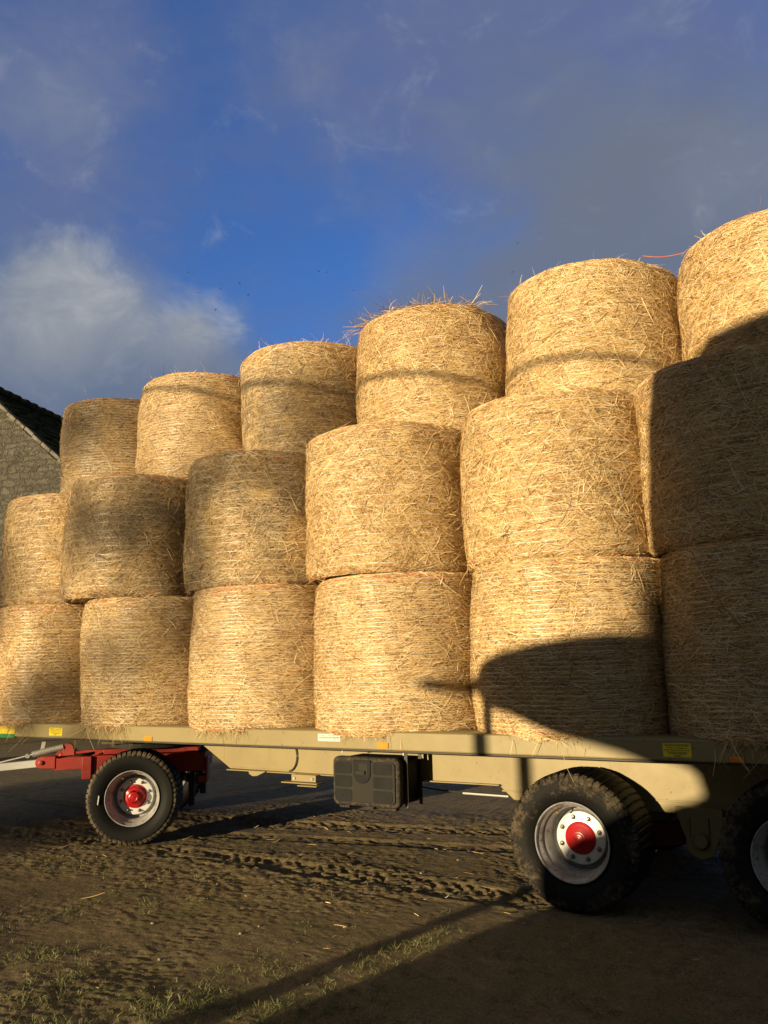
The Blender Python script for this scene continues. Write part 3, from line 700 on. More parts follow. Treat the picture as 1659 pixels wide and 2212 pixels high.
def notice(px):
    o, x0, x1, z0, z1 = plate('notice', M_YELLOW, *px, th=0.002)
    w = x1-x0; h = z1-z0; xc = (x0+x1)/2; y = -.0033
    text(o, 'IMPORTANT & OBLIGATOIRE', xc, z0+h*.84, h*.15, M_INK, y, w*.84)
    text(o, 'Vérifier le serrage des', xc, z0+h*.69, h*.15, M_INK, y, w*.72)
    text(o, "brides d'essieu & de vos roues", xc, z0+h*.54, h*.15, M_INK, y, w*.90)
    t = TM()
    for q, ww in ((.40, .7), (.33, .7), (.26, .6)): t.box(xc-w*ww/2, xc+w*ww/2, y-.0003, y, z0+h*q-.0012, z0+h*q+.0012)
    e = .004
    for a in ((x0+.005, x1-.005, z0+.005, z0+.0065), (x0+.005, x1-.005, z1-.0065, z1-.005)): t.box(a[0], a[1], y-.0003, y, a[2], a[3])
    c = t.build('printed_lines', M_INK, trailer); c.parent = o
    text(o, 'brimah', xc, z0+h*.14, h*.17, M_INK, y)
    return o
notice((107, 1572, 134, 1590)); notice((1431, 1605, 1495, 1638))
o, x0, x1, z0, z1 = plate('dealer_sticker', M_WHITE, 687, 1585, 735, 1602, th=0.002)
w = x1-x0; h = z1-z0; xc = (x0+x1)/2; y = -.0033
text(o, 'Ets PERRAT   AGRI St QUENTIN', xc, z0+h*.80, h*.24, M_REDINK, y, w*.92)
t = TM(); t.box(x0+w*.04, x1-w*.04, y-.0003, y, z0+h*.44, z0+h*.62); c = t.build('printed_band', M_GREYINK, trailer); c.parent = o
text(o, 'www.perrat-agri-stquentin.com', xc, z0+h*.53, h*.17, M_WHITE, y-.0006, w*.88)
text(o, 'ATELIER   MAGASIN   LIVRAISON', xc, z0+h*.34, h*.11, M_INK, y, w*.85)
text(o, '01 . 34 . 61 . 43 . 87 . 70', xc, z0+h*.15, h*.18, M_REDINK, y, w*.92)
o, x0, x1, z0, z1 = plate('maker_sticker', M_YELLOW, -60, 1566, 31, 1594, th=0.002)
t = TM(); t.box(x0, x1, -.0037, -.0026, z0, z0+(z1-z0)*.33); c = t.build('green_band', M_GREEN, trailer); c.parent = o

# ------------------------------------------------------------------ GROUND
def axis(dense0, dense1, step, lo, hi, g=1.16):
    a = list(np.arange(dense0, dense1, step)); s = step; x = a[-1]
    while x < hi: s *= g; x += s; a.append(x)
    s = step; x = a[0]; b = []
    while x > lo: s *= g; x -= s; b.append(x)
    return np.array(b[::-1]+a)
gx = axis(-8.2, 0.4, 0.013, -420, 420); gy = axis(-3.0, 2.7, 0.013, -420, 420)
GX, GY = np.meshgrid(gx, gy)
dist = np.maximum(np.abs(GX+4)-5.5, 0)+np.maximum(np.abs(GY)-4, 0); near = np.clip(1-dist/6, 0, 1)
Hh = 0.05*(fbm(GX*.45, GY*.45, 3, 1)-.5)
rough = np.clip((fbm(GX*.8+5, GY*.8, 3, 7)-.30)*2.6, 0.25, 1)
def ss(v, a, b):
    q = np.clip((v-a)/(b-a), 0, 1); return q*q*(3-2*q)
Hh = Hh+near*(0.024*(fbm(GX*2.0, GY*2.6, 3, 2)-.5)+rough*(0.006*ss(fbm(GX*5.5, GY*9, 3, 3, .6), .44, .70)+0.006*ss(fbm(GX*15, GY*26, 3, 5, .65), .44, .68)+0.014*(fbm(GX*30, GY*48, 2, 4)-.5)+0.006*ss(fbm(GX*22, GY*30, 2, 14), .52, .66)))
def track(cx, cy, hw, amp, pitch, chev, seed, u, v):
    """u along, v across (0 on the centre line)"""
    global Hh
    m = np.clip((hw-np.abs(v))/0.05, 0, 1)*near
    br = fbm(GX*4+seed, GY*4, 3, seed)
    ph = (u+np.abs(v)*chev+0.05*br)/pitch
    br2 = fbm(GX*15, GY*18, 3, seed+3, .65)
    lugw = ss(.5+.36*np.sin(2*np.pi*ph)+2.8*(br2-.5)+1.6*(br-.5), .42, .72)*np.clip(.5+br, 0, 1.2)
    Hh = Hh*(1-.35*m)+m*(amp*lugw-0.018)+amp*.9*np.clip(1-np.abs(np.abs(v)-hw-.04)/.06, 0, 1)*near*ss(br2, .48, .64)*.6
track(0, 0, .20, .019, .115, .9, 11, GX, GY-.16-.02*GX*0-0.03*np.sin(GX*.9))
track(0, 0, .20, .015, .12, .9, 13, GX, GY-2.05-.28*(GX+4.2)-.04*(GX+4.2)**2)
track(0, 0, .17, .008, .15, .9, 15, GX, GY-1.35-.18*(GX+4.2))
Hh = Hh-0.030
for wx, wy in ((-2.08, .2), (-.735, .2), (wf.x, wf.y+.1)):
    q = np.clip(1-np.hypot(GX-wx, (GY-wy))/.55, 0, 1); Hh = Hh*(1-q)+q*(-0.028)
Z = Hh
V = np.stack([GX, GY, Z], -1).reshape(-1, 3)
ny, nx = GX.shape
ii = (np.arange(ny-1)[:, None]*nx+np.arange(nx-1)[None, :])
F = np.stack([ii, ii+1, ii+nx+1, ii+nx], -1).reshape(-1, 4)
m, nt, b = mat('muddy_ground')
co = coords(nt, 'Object')
n1 = noise(nt, co, 1.1, 6, .6); n2 = noise(nt, co, 9, 8, .7); n3 = noise(nt, co, 70, 6, .75)
c = mixc(nt, ramp(nt, n2.outputs[0], [(.35, 0), (.7, 1)]).outputs[0], (0.10, 0.073, 0.038), (0.245, 0.186, 0.096))
c = mixc(nt, ramp(nt, n3.outputs[0], [(.45, 0), (.75, .8)]).outputs[0], c, (0.42, 0.33, 0.18))
gr = math_(nt, 'MULTIPLY', ramp(nt, n1.outputs[0], [(.47, 0), (.62, 1)]).outputs[0], ramp(nt, n2.outputs[0], [(.42, 0), (.6, 1)]).outputs[0])
sx = nt.nodes.new('ShaderNodeSeparateXYZ'); L(nt, co, sx.inputs[0])
fr_ = nt.nodes.new('ShaderNodeMapRange'); L(nt, sx.outputs[1], fr_.inputs[0]); fr_.inputs[1].default_value = .3; fr_.inputs[2].default_value = -1.0
far_ = nt.nodes.new('ShaderNodeMapRange'); L(nt, sx.outputs[1], far_.inputs[0]); far_.inputs[1].default_value = 7; far_.inputs[2].default_value = 11
gm = math_(nt, 'MAXIMUM', math_(nt, 'MULTIPLY', gr, math_(nt, 'MULTIPLY', fr_.outputs[0], .75)), math_(nt, 'MULTIPLY', far_.outputs[0], .9))
c = mixc(nt, gm, c, mixc(nt, n3.outputs[0], (0.05, 0.06, 0.018), (0.12, 0.13, 0.04)))
L(nt, c, b.inputs['Base Color'])
wet = ramp(nt, n1.outputs[0], [(.34, 0.72), (.55, .95)]); L(nt, wet.outputs[0], b.inputs['Roughness'])
b.inputs['Specular IOR Level'].default_value = 0.2
bump(nt, b, n3.outputs[0], 0.8, 0.02)
ground = link('ground', np_mesh('ground', V, F), m, smooth=True); tag(ground, kind='structure')
ground['label'] = 'dark churned mud of the farmyard with tyre tracks and thin grass'
# height sampler
def gz(x, y):
    i = np.clip(np.searchsorted(gx, x), 1, nx-1); j = np.clip(np.searchsorted(gy, y), 1, ny-1)
    return Z[j, i]
# grass
rng = np.random.default_rng(9)
nt_f = 38000
tx = rng.uniform(-7.6, .4, nt_f); ty = rng.uniform(-3.0, .2, nt_f)
pf = np.clip((-.1-ty)/2.0, .03, 1)*ss(fbm(tx*1.7+3, ty*1.7, 3, 21), .40, .66)*ss(fbm(tx*7, ty*7, 2, 22), .36, .62)
pf = np.clip(pf+.55*np.exp(-((ty+2.15-.25*(tx+3))/.45)**2)*ss(fbm(tx*2.5, ty*2.5, 2, 31), .35, .6)*(tx < -1.3), 0, 1.2)
ln_ = np.abs((tx+2.85)*.894-(ty+1.75)*.447); pf = np.clip(pf+.8*np.exp(-(ln_/.30)**2)*ss(fbm(tx*3.5, ty*3.5, 2, 35), .34, .6)*(ty < -.7), 0, 1.3)
kp = rng.random(nt_f) < pf*.30; tx = tx[kp]; ty = ty[kp]; pf = pf[kp]
kb = rng.integers(5, 16, len(tx)); ix = np.repeat(np.arange(len(tx)), kb); n = len(ix)
x = tx[ix]+rng.normal(0, .013, n); y = ty[ix]+rng.normal(0, .013, n)
base = np.stack([x, y, gz(x, y)-.004], -1)
d = np.stack([rng.normal(0, .6, n), rng.normal(0, .6, n), np.ones(n)*.9], -1); d /= np.linalg.norm(d, axis=1)[:, None]
Ln = rng.uniform(.010, .026, n)*(1+.8*pf[ix])
gv, gf = free_straw(rng, base, d, Ln, rng.uniform(.0014, .0027, n), .2)
m, nt, b = mat('grass')
g = nt.nodes.new('ShaderNodeNewGeometry')
r = ramp(nt, g.outputs['Random Per Island'], [(0, (.07, .085, .022)), (.5, (.13, .15, .042)), (.85, (.20, .20, .07)), (1, (.32, .26, .12))])
L(nt, r.outputs[0], b.inputs['Base Color']); b.inputs['Roughness'].default_value = .55
go = link('grass', np_mesh('grass', gv, gf), m); tag(go, 'thin short grass growing through the mud in the foreground', 'grass', kind='stuff')
# straw litter
n = 260
x = rng.uniform(-7.5, .3, n); y = rng.uniform(-2.8, 2.4, n)
base = np.stack([x, y, gz(x, y)+.012], -1); a = rng.normal(.1, .7, n)
d = np.stack([np.cos(a), np.sin(a), rng.normal(0, .04, n)], -1)
lv, lf = free_straw(rng, base, d, np.clip(rng.lognormal(np.log(.045), .6, n), .02, .25), rng.uniform(.002, .004, n), 0)
lo_ = link('straw_litter', np_mesh('straw_litter', lv, lf), M_STRAW); lo_.color = (.5, .5, 0, 1); tag(lo_, 'scattered stalks of straw lying on the mud', 'straw', kind='stuff')
# a few pale stones
M_STONE = simple('stone', (.30, .26, .2), .85, dirt_amt=.5, bumps=(20, .5, .02))
for k in range(9):
    px, py = [(520, 2010), (560, 1995), (470, 1905), (745, 1995), (210, 1845), (1130, 1990), (910, 1880), (345, 2060), (330, 1985)][k]
    d_ = ray(px, py); P = CAM+d_*((0-CAM[2])/d_[2])
    bm = bmesh.new(); bmesh.ops.create_icosphere(bm, subdivisions=2, radius=.008+.006*rb.random())
    for v in bm.verts: v.co *= rb.uniform(.82, 1.12); v.co.z *= .65
    me = bpy.data.meshes.new('stone'); bm.to_mesh(me); bm.free()
    o = link('stone', me, M_STONE, smooth=True); o.location = (P[0], P[1], float(gz(P[0], P[1]))+.004)
    tag(o, 'small pale stone lying on the sunlit mud', 'stone', 'small stones on the mud')

# ------------------------------------------------------------------ BARN at the left
BD = 27.0
ga = R_(110); gn = Vector((math.cos(ga), math.sin(ga), 0)); gh = Vector((math.cos(ga-math.pi/2), math.sin(ga-math.pi/2), 0))   # gn away from us (ridge), gh to the right
apex = Vector(at_dist(-51, 829, BD))
def on_gable(px, py):
    d = Vector(ray(px, py)); o = Vector(CAM); t = (apex-o).dot(gn)/d.dot(gn); P = o+d*t
    return (P-apex).dot(gh), P.z
vh, vz = on_gable(130, 994)
slope = (vz-apex.z)/vh
HW = 3.6; eave = apex.z+slope*HW
barn = empty('stone_barn', (apex.x, apex.y, 0)); tag(barn, 'old rubble stone barn with mossy roof behind the left end of the load', 'barn')
BM = Matrix(((gh.x, gn.x, 0, 0), (gh.y, gn.y, 0, 0), (0, 0, 1, 0), (0, 0, 0, 1)))
m, nt, b = mat('rubble_stone')
co0 = coords(nt, 'Object')
mpn = nt.nodes.new('ShaderNodeMapping'); mpn.inputs['Rotation'].default_value = (0, 0, -(ga-math.pi/2)); L(nt, co0, mpn.inputs['Vector'])
sx2 = nt.nodes.new('ShaderNodeSeparateXYZ'); L(nt, mpn.outputs[0], sx2.inputs[0])
cb = nt.nodes.new('ShaderNodeCombineXYZ'); L(nt, sx2.outputs[0], cb.inputs[0]); L(nt, sx2.outputs[2], cb.inputs[1])
wn = noise(nt, co0, 2.2, 5, .65)
ws = nt.nodes.new('ShaderNodeVectorMath'); ws.operation = 'SUBTRACT'; L(nt, wn.outputs['Color'], ws.inputs[0]); ws.inputs[1].default_value = (.5, .5, .5)
wv = nt.nodes.new('ShaderNodeVectorMath'); wv.operation = 'MULTIPLY_ADD'; L(nt, ws.outputs[0], wv.inputs[0]); wv.inputs[1].default_value = (.75, .42, 0); L(nt, cb.outputs[0], wv.inputs[2])
def stones(wd, hg, off, c1, c2):
    bk = nt.nodes.new('ShaderNodeTexBrick'); L(nt, wv.outputs[0], bk.inputs['Vector']); bk.inputs['Scale'].default_value = 1; bk.inputs['Brick Width'].default_value = wd; bk.inputs['Row Height'].default_value = hg
    bk.inputs['Mortar Size'].default_value = .026; bk.inputs['Mortar Smooth'].default_value = 1.0; bk.inputs['Bias'].default_value = 0; bk.offset = off; bk.squash = .6; bk.squash_frequency = 3
    bk.inputs['Color1'].default_value = c1; bk.inputs['Color2'].default_value = c2; bk.inputs['Mortar'].default_value = (.19, .175, .14, 1); return bk
bka = stones(.36, .18, .43, (.08, .073, .056, 1), (.20, .188, .15, 1)); bkb = stones(.27, .125, .37, (.07, .064, .05, 1), (.22, .205, .162, 1))
msk = ramp(nt, noise(nt, co0, .9, 3, .6).outputs[0], [(.47, 0), (.53, 1)])
bcol = mixc(nt, msk.outputs[0], bka.outputs['Color'], bkb.outputs['Color'])
bfac = nt.nodes.new('ShaderNodeMix'); L(nt, msk.outputs[0], bfac.inputs[0]); L(nt, bka.outputs['Fac'], bfac.inputs[2]); L(nt, bkb.outputs['Fac'], bfac.inputs[3])
n4 = noise(nt, co0, 5, 8, .7); n5 = noise(nt, co0, 16, 7, .72)
c = mixc(nt, ramp(nt, n4.outputs[0], [(.36, 0), (.70, .9)]).outputs[0], bcol, (.12, .11, .085))
c = mixc(nt, ramp(nt, n5.outputs[0], [(.45, 0), (.8, .7)]).outputs[0], c, (.27, .25, .20))
lich = ramp(nt, noise(nt, co0, 2.6, 8, .78).outputs[0], [(.60, 0), (.68, .8)])
c = mixc(nt, lich.outputs[0], c, (.30, .285, .24))
yl = ramp(nt, noise(nt, co0, 4.1, 2, .5).outputs[0], [(.74, 0), (.77, .8)])
c = mixc(nt, yl.outputs[0], c, (.30, .18, .03))
L(nt, c, b.inputs['Base Color']); b.inputs['Roughness'].default_value = .95; b.inputs['Specular IOR Level'].default_value = .15
hgt = math_(nt, 'MULTIPLY_ADD', bfac.outputs[0], -.9, math_(nt, 'MULTIPLY', n4.outputs[0], 1.3))
hgt = math_(nt, 'MULTIPLY_ADD', n5.outputs[0], 1.2, hgt)
bump(nt, b, hgt, 1.0, .07)
M_RUBBLE = m
az_ = apex.z
mb = MB(); Ld = 14
mb.prism([(-HW, 0), (HW, 0), (HW, eave-.1), (0, az_-.1), (-HW, eave-.1)], 0, Ld, BM); mb.build('wall', M_RUBBLE, barn)
m, nt, b = mat('mossy_slates')
co0 = coords(nt, 'Object'); n4 = noise(nt, co0, 3, 8, .7); n5 = noise(nt, co0, 14, 6, .7)
c = mixc(nt, ramp(nt, n4.outputs[0], [(.35, 0), (.65, 1)]).outputs[0], (.032, .032, .018), (.075, .075, .03))
c = mixc(nt, ramp(nt, n5.outputs[0], [(.58, 0), (.75, .8)]).outputs[0], c, (.13, .10, .03))
td = nt.nodes.new('ShaderNodeVectorMath'); td.operation = 'DOT_PRODUCT'; L(nt, co0, td.inputs[0]); td.inputs[1].default_value = tuple(gn)
ms_ = nt.nodes.new('ShaderNodeMapRange'); L(nt, td.outputs['Value'], ms_.inputs[0]); ms_.inputs[1].default_value = .9; ms_.inputs[2].default_value = .1
c = mixc(nt, math_(nt, 'MULTIPLY', ms_.outputs[0], ramp(nt, n5.outputs[0], [(.42, 0), (.6, 1)]).outputs[0]), c, (.17, .13, .03))
L(nt, c, b.inputs['Base Color']); b.inputs['Roughness'].default_value = .95; b.inputs['Specular IOR Level'].default_value = .05; bump(nt, b, n5.outputs[0], .8, .06)
mb = MB()
rs = random.Random(3)
sl = Vector((1, 0, slope)).normalized(); nrm = Vector((-slope, 0, 1)).normalized()
for sd in (1, -1):
    rows = 22; Ls = HW*math.sqrt(1+slope*slope)+.35
    for r_ in range(rows):
        u0 = r_*Ls/rows; u1 = (r_+1.25)*Ls/rows
        y0 = .16
        while y0 < Ld:
            y1 = min(y0+rs.uniform(.22, .36), Ld); h0 = rs.uniform(.02, .05); h1 = h0+rs.uniform(.025, .05)
            q = []
            for (uu, hh) in ((u0, h0-.01), (u1, h1)):
                for yy in (y0, y1-.01):
                    p = Vector((0, 0, az_))+sl*uu+nrm*(hh+rs.uniform(-.008, .008)); q.append(BM@Vector((p.x*sd, yy, p.z)))
            pl = [v-BM@Vector((nrm.x*sd*.04, 0, nrm.z*.04)) for v in q]
            mb.add(q+pl, [(0, 1, 3, 2), (4, 6, 7, 5), (2, 3, 7, 6), (0, 2, 6, 4), (1, 5, 7, 3)])
            y0 = y1
mb.build('roof', m, barn)
mb = MB()
for k in range(34):
    y0 = k*.42; y1 = y0+.44
    pts = [(.17*math.cos(a), az_+.05+.15*math.sin(a)) for a in np.linspace(-.5, math.pi+.5, 10)]
    mb.prism(pts, y0+.10, y1+.10, BM@Matrix.Translation((0, 0, rs.uniform(-.012, .012)+.02*(k % 2))))
    mb.prism([(x*1.18, (z-az_-.05)*1.22+az_+.05) for x, z in pts], y1+.02, y1+.14, BM)
mb.build('ridge_tiles', m, barn)
M_COPE = simple('pale_coping', (.22, .205, .17), .95, spec=.1, dirt=(.06, .052, .03), dirt_amt=1.0, dirt_scale=5.5, bumps=(9, .6, .05))
mb = MB()
for sd in (1, -1):
    nseg = 14
    for k in range(nseg):
        u0 = k*(Ls)/nseg; u1 = (k+1)*Ls/nseg-.012; o_ = rs.uniform(-.02, .02)
        q = []
        for yy in (-.06+o_, .155):
            for uu, hh in ((u0, -.055+o_), (u1, -.055+o_), (u1, .045+o_), (u0, .045+o_)):
                p = Vector((0, 0, az_))+sl*uu+nrm*hh; q.append(BM@Vector((p.x*sd, yy, p.z)))
        mb.add(q, [(0, 1, 2, 3), (7, 6, 5, 4), (0, 4, 5, 1), (1, 5, 6, 2), (2, 6, 7, 3), (3, 7, 4, 0)])
mb.build('coping', M_COPE, barn, bevel=.015)

# ------------------------------------------------------------------ BIRDS
def bird_mesh(flap):
    mb = MB()
    body = [(-.16, .004), (-.10, .022), (-.02, .036), (.07, .032), (.12, .018), (.15, .022), (.175, .016), (.2, .002)]
    k = 8
    vs = [(x, r*math.cos(2*math.pi*i/k), r*.9*math.sin(2*math.pi*i/k)) for x, r in body for i in range(k)]
    mb.add(vs, [(a*k+i, a*k+(i+1) % k, (a+1)*k+(i+1) % k, (a+1)*k+i) for a in range(len(body)-1) for i in range(k)])
    for s in (1, -1):
        st = [(.02, .08, -.06, 0), (.16, .09, -.06, .05*flap), (.30, .04, -.07, .02*flap), (.40, -.06, -.09, -.07*flap)]
        vs = []
        for (yy, xf, xb, zz) in st: vs += [(xf, s*yy, zz+.008), (xb, s*yy, zz+.004), (xb, s*yy, zz-.004), (xf, s*yy, zz-.002)]
        fs = [(a*4+i, a*4+(i+1) % 4, (a+1)*4+(i+1) % 4, (a+1)*4+i) for a in range(3) for i in range(4)]+[(12, 13, 14, 15)]
        mb.add(vs, fs)
    mb.add([(-.14, -.02, 0), (-.14, .02, 0), (-.26, .05, .004), (-.26, -.05, .004), (-.14, 0, .01)], [(0, 1, 2, 3), (4, 2, 1), (4, 3, 2), (4, 0, 3)])
    return mb
M_BIRD = simple('dark_feathers', (.03, .03, .032), .7, dirt_amt=.2)
birds = [(407, 588), (428, 632), (476, 623), (518, 612), (537, 637), (473, 645), (466, 669), (688, 585), (706, 588), (1118, 525), (1107, 588), (763, 627)]
bird_src = [bird_mesh(f).build('bird', M_BIRD, smooth=True) for f in (1.6, -.9)]
for k, (px, py) in enumerate(birds):
    o = bird_src[k] if k < 2 else bird_src[k % 2].copy()
    if k >= 2: COL.objects.link(o)
    o.location = at_dist(px, py, 200); o.rotation_euler = (rb.uniform(-.5, .5), rb.uniform(-.3, .3), rb.uniform(0, 6))
    if px < 600: lab = 'tiny dark bird flying by the small left cloud'
    elif px < 800: lab = 'tiny dark bird flying in the blue gap between the clouds'
    else: lab = 'tiny dark bird flying in front of the grey cloud'
    tag(o, lab, 'bird', 'birds flying high over the load')

# ------------------------------------------------------------------ what stands behind the camera and throws the shadows
YC = -9.0
gdir = Vector((math.cos(AZ), math.sin(AZ), 0))
M_CGREEN = simple('caster_paint', (.05, .16, .05), .45, dirt=(.2, .16, .1), dirt_amt=.6)
caster = empty('shadow_caster', (-2, YC, 0)); tag(caster, 'unseen shadow caster behind the viewer, shaped like a tall green farm machine', 'shadow caster')  # unseen caster, slabs cut to the shadow outlines they throw on the load
CT = Matrix.Translation((2, -YC, 0))
class CM(MB):
    def build(s, name, m, **kw):
        s.v = [tuple(Vector(v)-Vector((-2, YC, 0))) for v in s.v]; return super().build(name, m, caster, **kw)
    def slab(s, pts, d0, d1):        # shadow outline at YC, extruded away along the light's heading
        n = len(pts); a = -gdir*d0; b_ = -gdir*d1
        vs = [Vector((x, YC, z))+a for x, z in pts]+[Vector((x, YC, z))+b_ for x, z in pts]
        s.add(vs, [tuple(range(n)), tuple(reversed(range(n, 2*n)))]+[(i, i+n, (i+1) % n+n, (i+1) % n) for i in range(n)])
t = CM(); t.slab([(-3.32, .7), (-3.31, 1.95), (-3.55, 2.9), (-3.545, 3.1), (-3.50, 3.5), (-3.41, 4.1), (-3.31, 4.6), (-3.24, 5.02), (-3.12, 5.10), (-2.6, 5.13), (3.3, 5.13), (3.5, 4.9), (3.5, .7)], 0, 2.2); t.build('body', M_CGREEN, bevel=.05)
t = CM(); t.slab([(-3.40, 2.93), (-3.86, 2.86), (-4.15, 2.81), (-4.45, 2.775), (-4.57, 2.745), (-4.65, 2.71), (-4.705, 2.655), (-4.725, 2.59), (-4.71, 2.52), (-4.66, 2.46), (-4.57, 2.415), (-4.37, 2.375), (-4.19, 2.30), (-4.03, 2.235), (-3.80, 2.185), (-3.62, 2.14), (-3.45, 2.075), (-3.33, 1.99), (-3.25, 1.98), (-3.25, 2.93)], .0, .3); t.build('shadow_lobe', M_CGREEN, bevel=.03)
t = CM(); t.slab([(-5.16, 2.56), (-5.16, 2.615), (-4.68, 2.64), (-4.68, 2.53), (-5.02, 2.535)], .05, .2); t.build('shadow_arm', M_DARKSTEEL, bevel=.01)
t = CM(); t.slab([(-4.30, 0), (-4.40, .45), (-4.525, .81), (-4.55, .92), (-4.60, 1.05), (-4.645, 1.2), (-4.672, 1.8), (-4.675, 2.55), (-4.56, 2.55), (-4.552, 1.8), (-4.49, 1.17), (-4.44, 1.0), (-4.38, .9), (-4.34, .81), (-4.2, .45), (-4.08, 0)], .1, .2); t.build('shadow_post', M_DARKSTEEL, bevel=.01)
t = CM(); Mw = Matrix.Translation(Vector((-3.28, YC, .88))-gdir*.1)@Matrix.Rotation(AZ+math.pi/2, 4, 'Z')
t.lathe([(0, .3), (.0, .5), (-.05, .8), (.02, .88), (.1, .9), (.5, .9), (.6, .8), (.6, .3)], 64, Mw); t.disc(0.02, .4, 40, Mw); t.build('shadow_wheel', M_TYREF, smooth=True)
t = CM(); Mw = Matrix.Translation(Vector((2.8, YC, .90))-gdir*.1)@Matrix.Rotation(AZ+math.pi/2, 4, 'Z')
t.lathe([(0, .3), (.0, .5), (-.05, .8), (.02, .88), (.1, .9), (.5, .9), (.6, .8), (.6, .3)], 64, Mw); t.disc(0.02, .4, 40, Mw); t.build('shadow_wheel', M_TYREF, smooth=True)
t = CM(); t.slab([(-4.19, 1.0), (-4.215, 1.12), (-4.22, 1.36), (-4.15, 1.50), (-4.0, 1.575), (-3.86, 1.625), (-3.75, 1.69), (-3.66, 1.745), (-3.57, 1.785), (-3.42, 1.835), (-3.30, 1.895), (-3.2, 1.9), (-3.2, 1.2)], 0, .14); t.build('shadow_fender', M_CGREEN, bevel=.01)
t = CM(); t.slab([(-3.9, .0), (-3.98, .6), (-4.06, .84), (-4.14, .89), (-4.19, .95), (-4.21, 1.05), (-4.1, 1.2), (-3.9, 1.25), (-2.6, 1.2), (3.2, 1.1), (3.2, .0)], .2, .6); t.build('shadow_base', M_CGREEN, bevel=.02)
# overhead cable on two poles
M_POLE = simple('weathered_wood', (.16, .12, .08), .85, dirt_amt=.5)
cab = [(-22, 7.9), (-14, 6.62), (-8.59, 5.75), (-8.0, 5.66), (-7.42, 5.555), (-6.84, 5.465), (-6.14, 5.37), (-5.48, 5.27), (-4.7, 5.165), (-4.2, 5.105), (-3.6, 5.04), (-2, 4.93), (2.5, 4.85)]
t = MB(); t.tube([(x, YC+.3, z-.035) for x, z in cab], .021, 8); o = t.build('overhead_cable', M_DARKSTEEL, smooth=True); tag(o, 'thick black overhead cable strung between two wooden poles', 'cable')
for x, z, lb in ((-22, 8.2, 'tall wooden pole at the high end of the overhead cable'), (2.5, 5.2, 'short wooden pole at the low end of the overhead cable')):
    t = MB(); t.tube([(x, YC+.3, -.2), (x, YC+.3, z*.5), (x, YC+.3, z)], .12, 12, taper=.09); o = t.build('utility_pole', M_POLE, smooth=True); tag(o, lb, 'pole')
# a tree far behind the camera: soft dapple on the left bales
TY = -52.0
kx = (YC-TY)/SUN[1]
def far(X, Zm): return Vector((X-SUN[0]*kx, TY, Zm-SUN[2]*kx))
clumps = [(-9.35, 2.55, .38, 1.1), (-9.7, 2.25, .32, .8), (-8.55, 2.9, .4, .3), (-8.8, 4.3, .75, .6), (-7.9, 4.1, .7, .7), (-7.3, 4.4, .5, .7), (-6.75, 4.6, .5, .5), (-7.25, 3.6, .4, .6), (-6.7, 5.3, .45, .8), (-9.9, 5.6, .6, .9), (-7.6, 3.2, .45, .5), (-10.6, 3.6, .8, .9), (-11, 5, .9, .8), (-9.2, .95, .42, .7), (-7.3, .75, .35, .35), (-10.2, .95, .7, 1.1), (-11.0, 1.3, .8, 1.3), (-12.0, 1.4, .9, 1.3), (-13.2, 1.6, 1.0, 1.2), (-6.6, .8, .3, .25)]
tree = empty('bare_tree', far(-11.2, 0)-Vector((0, 0, far(0, 0).z))); tag(tree, 'half bare tree standing far out in the field behind the viewer', 'tree')
tb_ = Vector(tree.location)
mb = MB(); rt_ = random.Random(8)
top = far(-10.3, 3.2)-tb_
mb.tube([(0, 0, -.3), (.1, 0, top.z*.35), tuple(Vector((.0, 0, top.z*.7))), tuple(top)], .17, 10, taper=.06)
for X, Zm, r, dn in clumps:
    e = far(X, Zm)-tb_; s0 = Vector((0, 0, top.z*.3)).lerp(top, rt_.uniform(.1, .8))
    mid = s0.lerp(e, .5)+Vector((rt_.uniform(-.2, .2), rt_.uniform(-.3, .3), .25)); mb.tube([s0, mid, e], .05, 6, taper=.02)
mb.build('trunk', M_POLE, tree, smooth=True)
rng = np.random.default_rng(77); parts = []
for X, Zm, r, dn in clumps:
    n = int(900*dn*r*r/.36)
    p = rng.normal(0, 1, (n, 3)); p /= np.linalg.norm(p, axis=1)[:, None]; p *= (r*rng.random(n)**.5)[:, None]
    e = np.array(far(X, Zm)-tb_); d = rng.normal(0, 1, (n, 3)); d /= np.linalg.norm(d, axis=1)[:, None]
    parts.append(free_straw(rng, p+e, d, rng.uniform(.05, .11, n), rng.uniform(.02, .045, n)))
v, f = cat(parts)
m, nt, b = mat('leaves'); g = nt.nodes.new('ShaderNodeNewGeometry'); r = ramp(nt, g.outputs['Random Per Island'], [(0, (.03, .045, .012)), (1, (.10, .10, .03))]); L(nt, r.outputs[0], b.inputs['Base Color'])
link('crown', np_mesh('crown', v, f), m, tree)

# ------------------------------------------------------------------ LIGHT AND SKY
sl_ = bpy.data.lights.new('sun', 'SUN'); sl_.energy = 5.0; sl_.angle = R_(0.53); sl_.color = (1.0, 0.79, 0.47)
so = bpy.data.objects.new('sun', sl_); COL.objects.link(so); so.rotation_euler = Vector(SUN).to_track_quat('-Z', 'Y').to_euler(); so.location = (-10, -40, 12)
w = bpy.data.worlds.new('World'); scene.world = w; w.use_nodes = True
nt = w.node_tree; bg = nt.nodes['Background']; bg.inputs[1].default_value = 0.05
sky = nt.nodes.new('ShaderNodeTexSky'); sky.sky_type = 'NISHITA'; sky.sun_disc = False; sky.sun_elevation = EL; sky.sun_rotation = R_(192)
sky.air_density = 1.0; sky.dust_density = 0.6; sky.ozone_density = 2.0
tc = nt.nodes.new('ShaderNodeTexCoord'); D = tc.outputs['Generated']
wn = noise(nt, D, 3.2, 5, .6)
wsub = nt.nodes.new('ShaderNodeVectorMath'); wsub.operation = 'SUBTRACT'; L(nt, wn.outputs['Color'], wsub.inputs[0]); wsub.inputs[1].default_value = (.5, .5, .5)
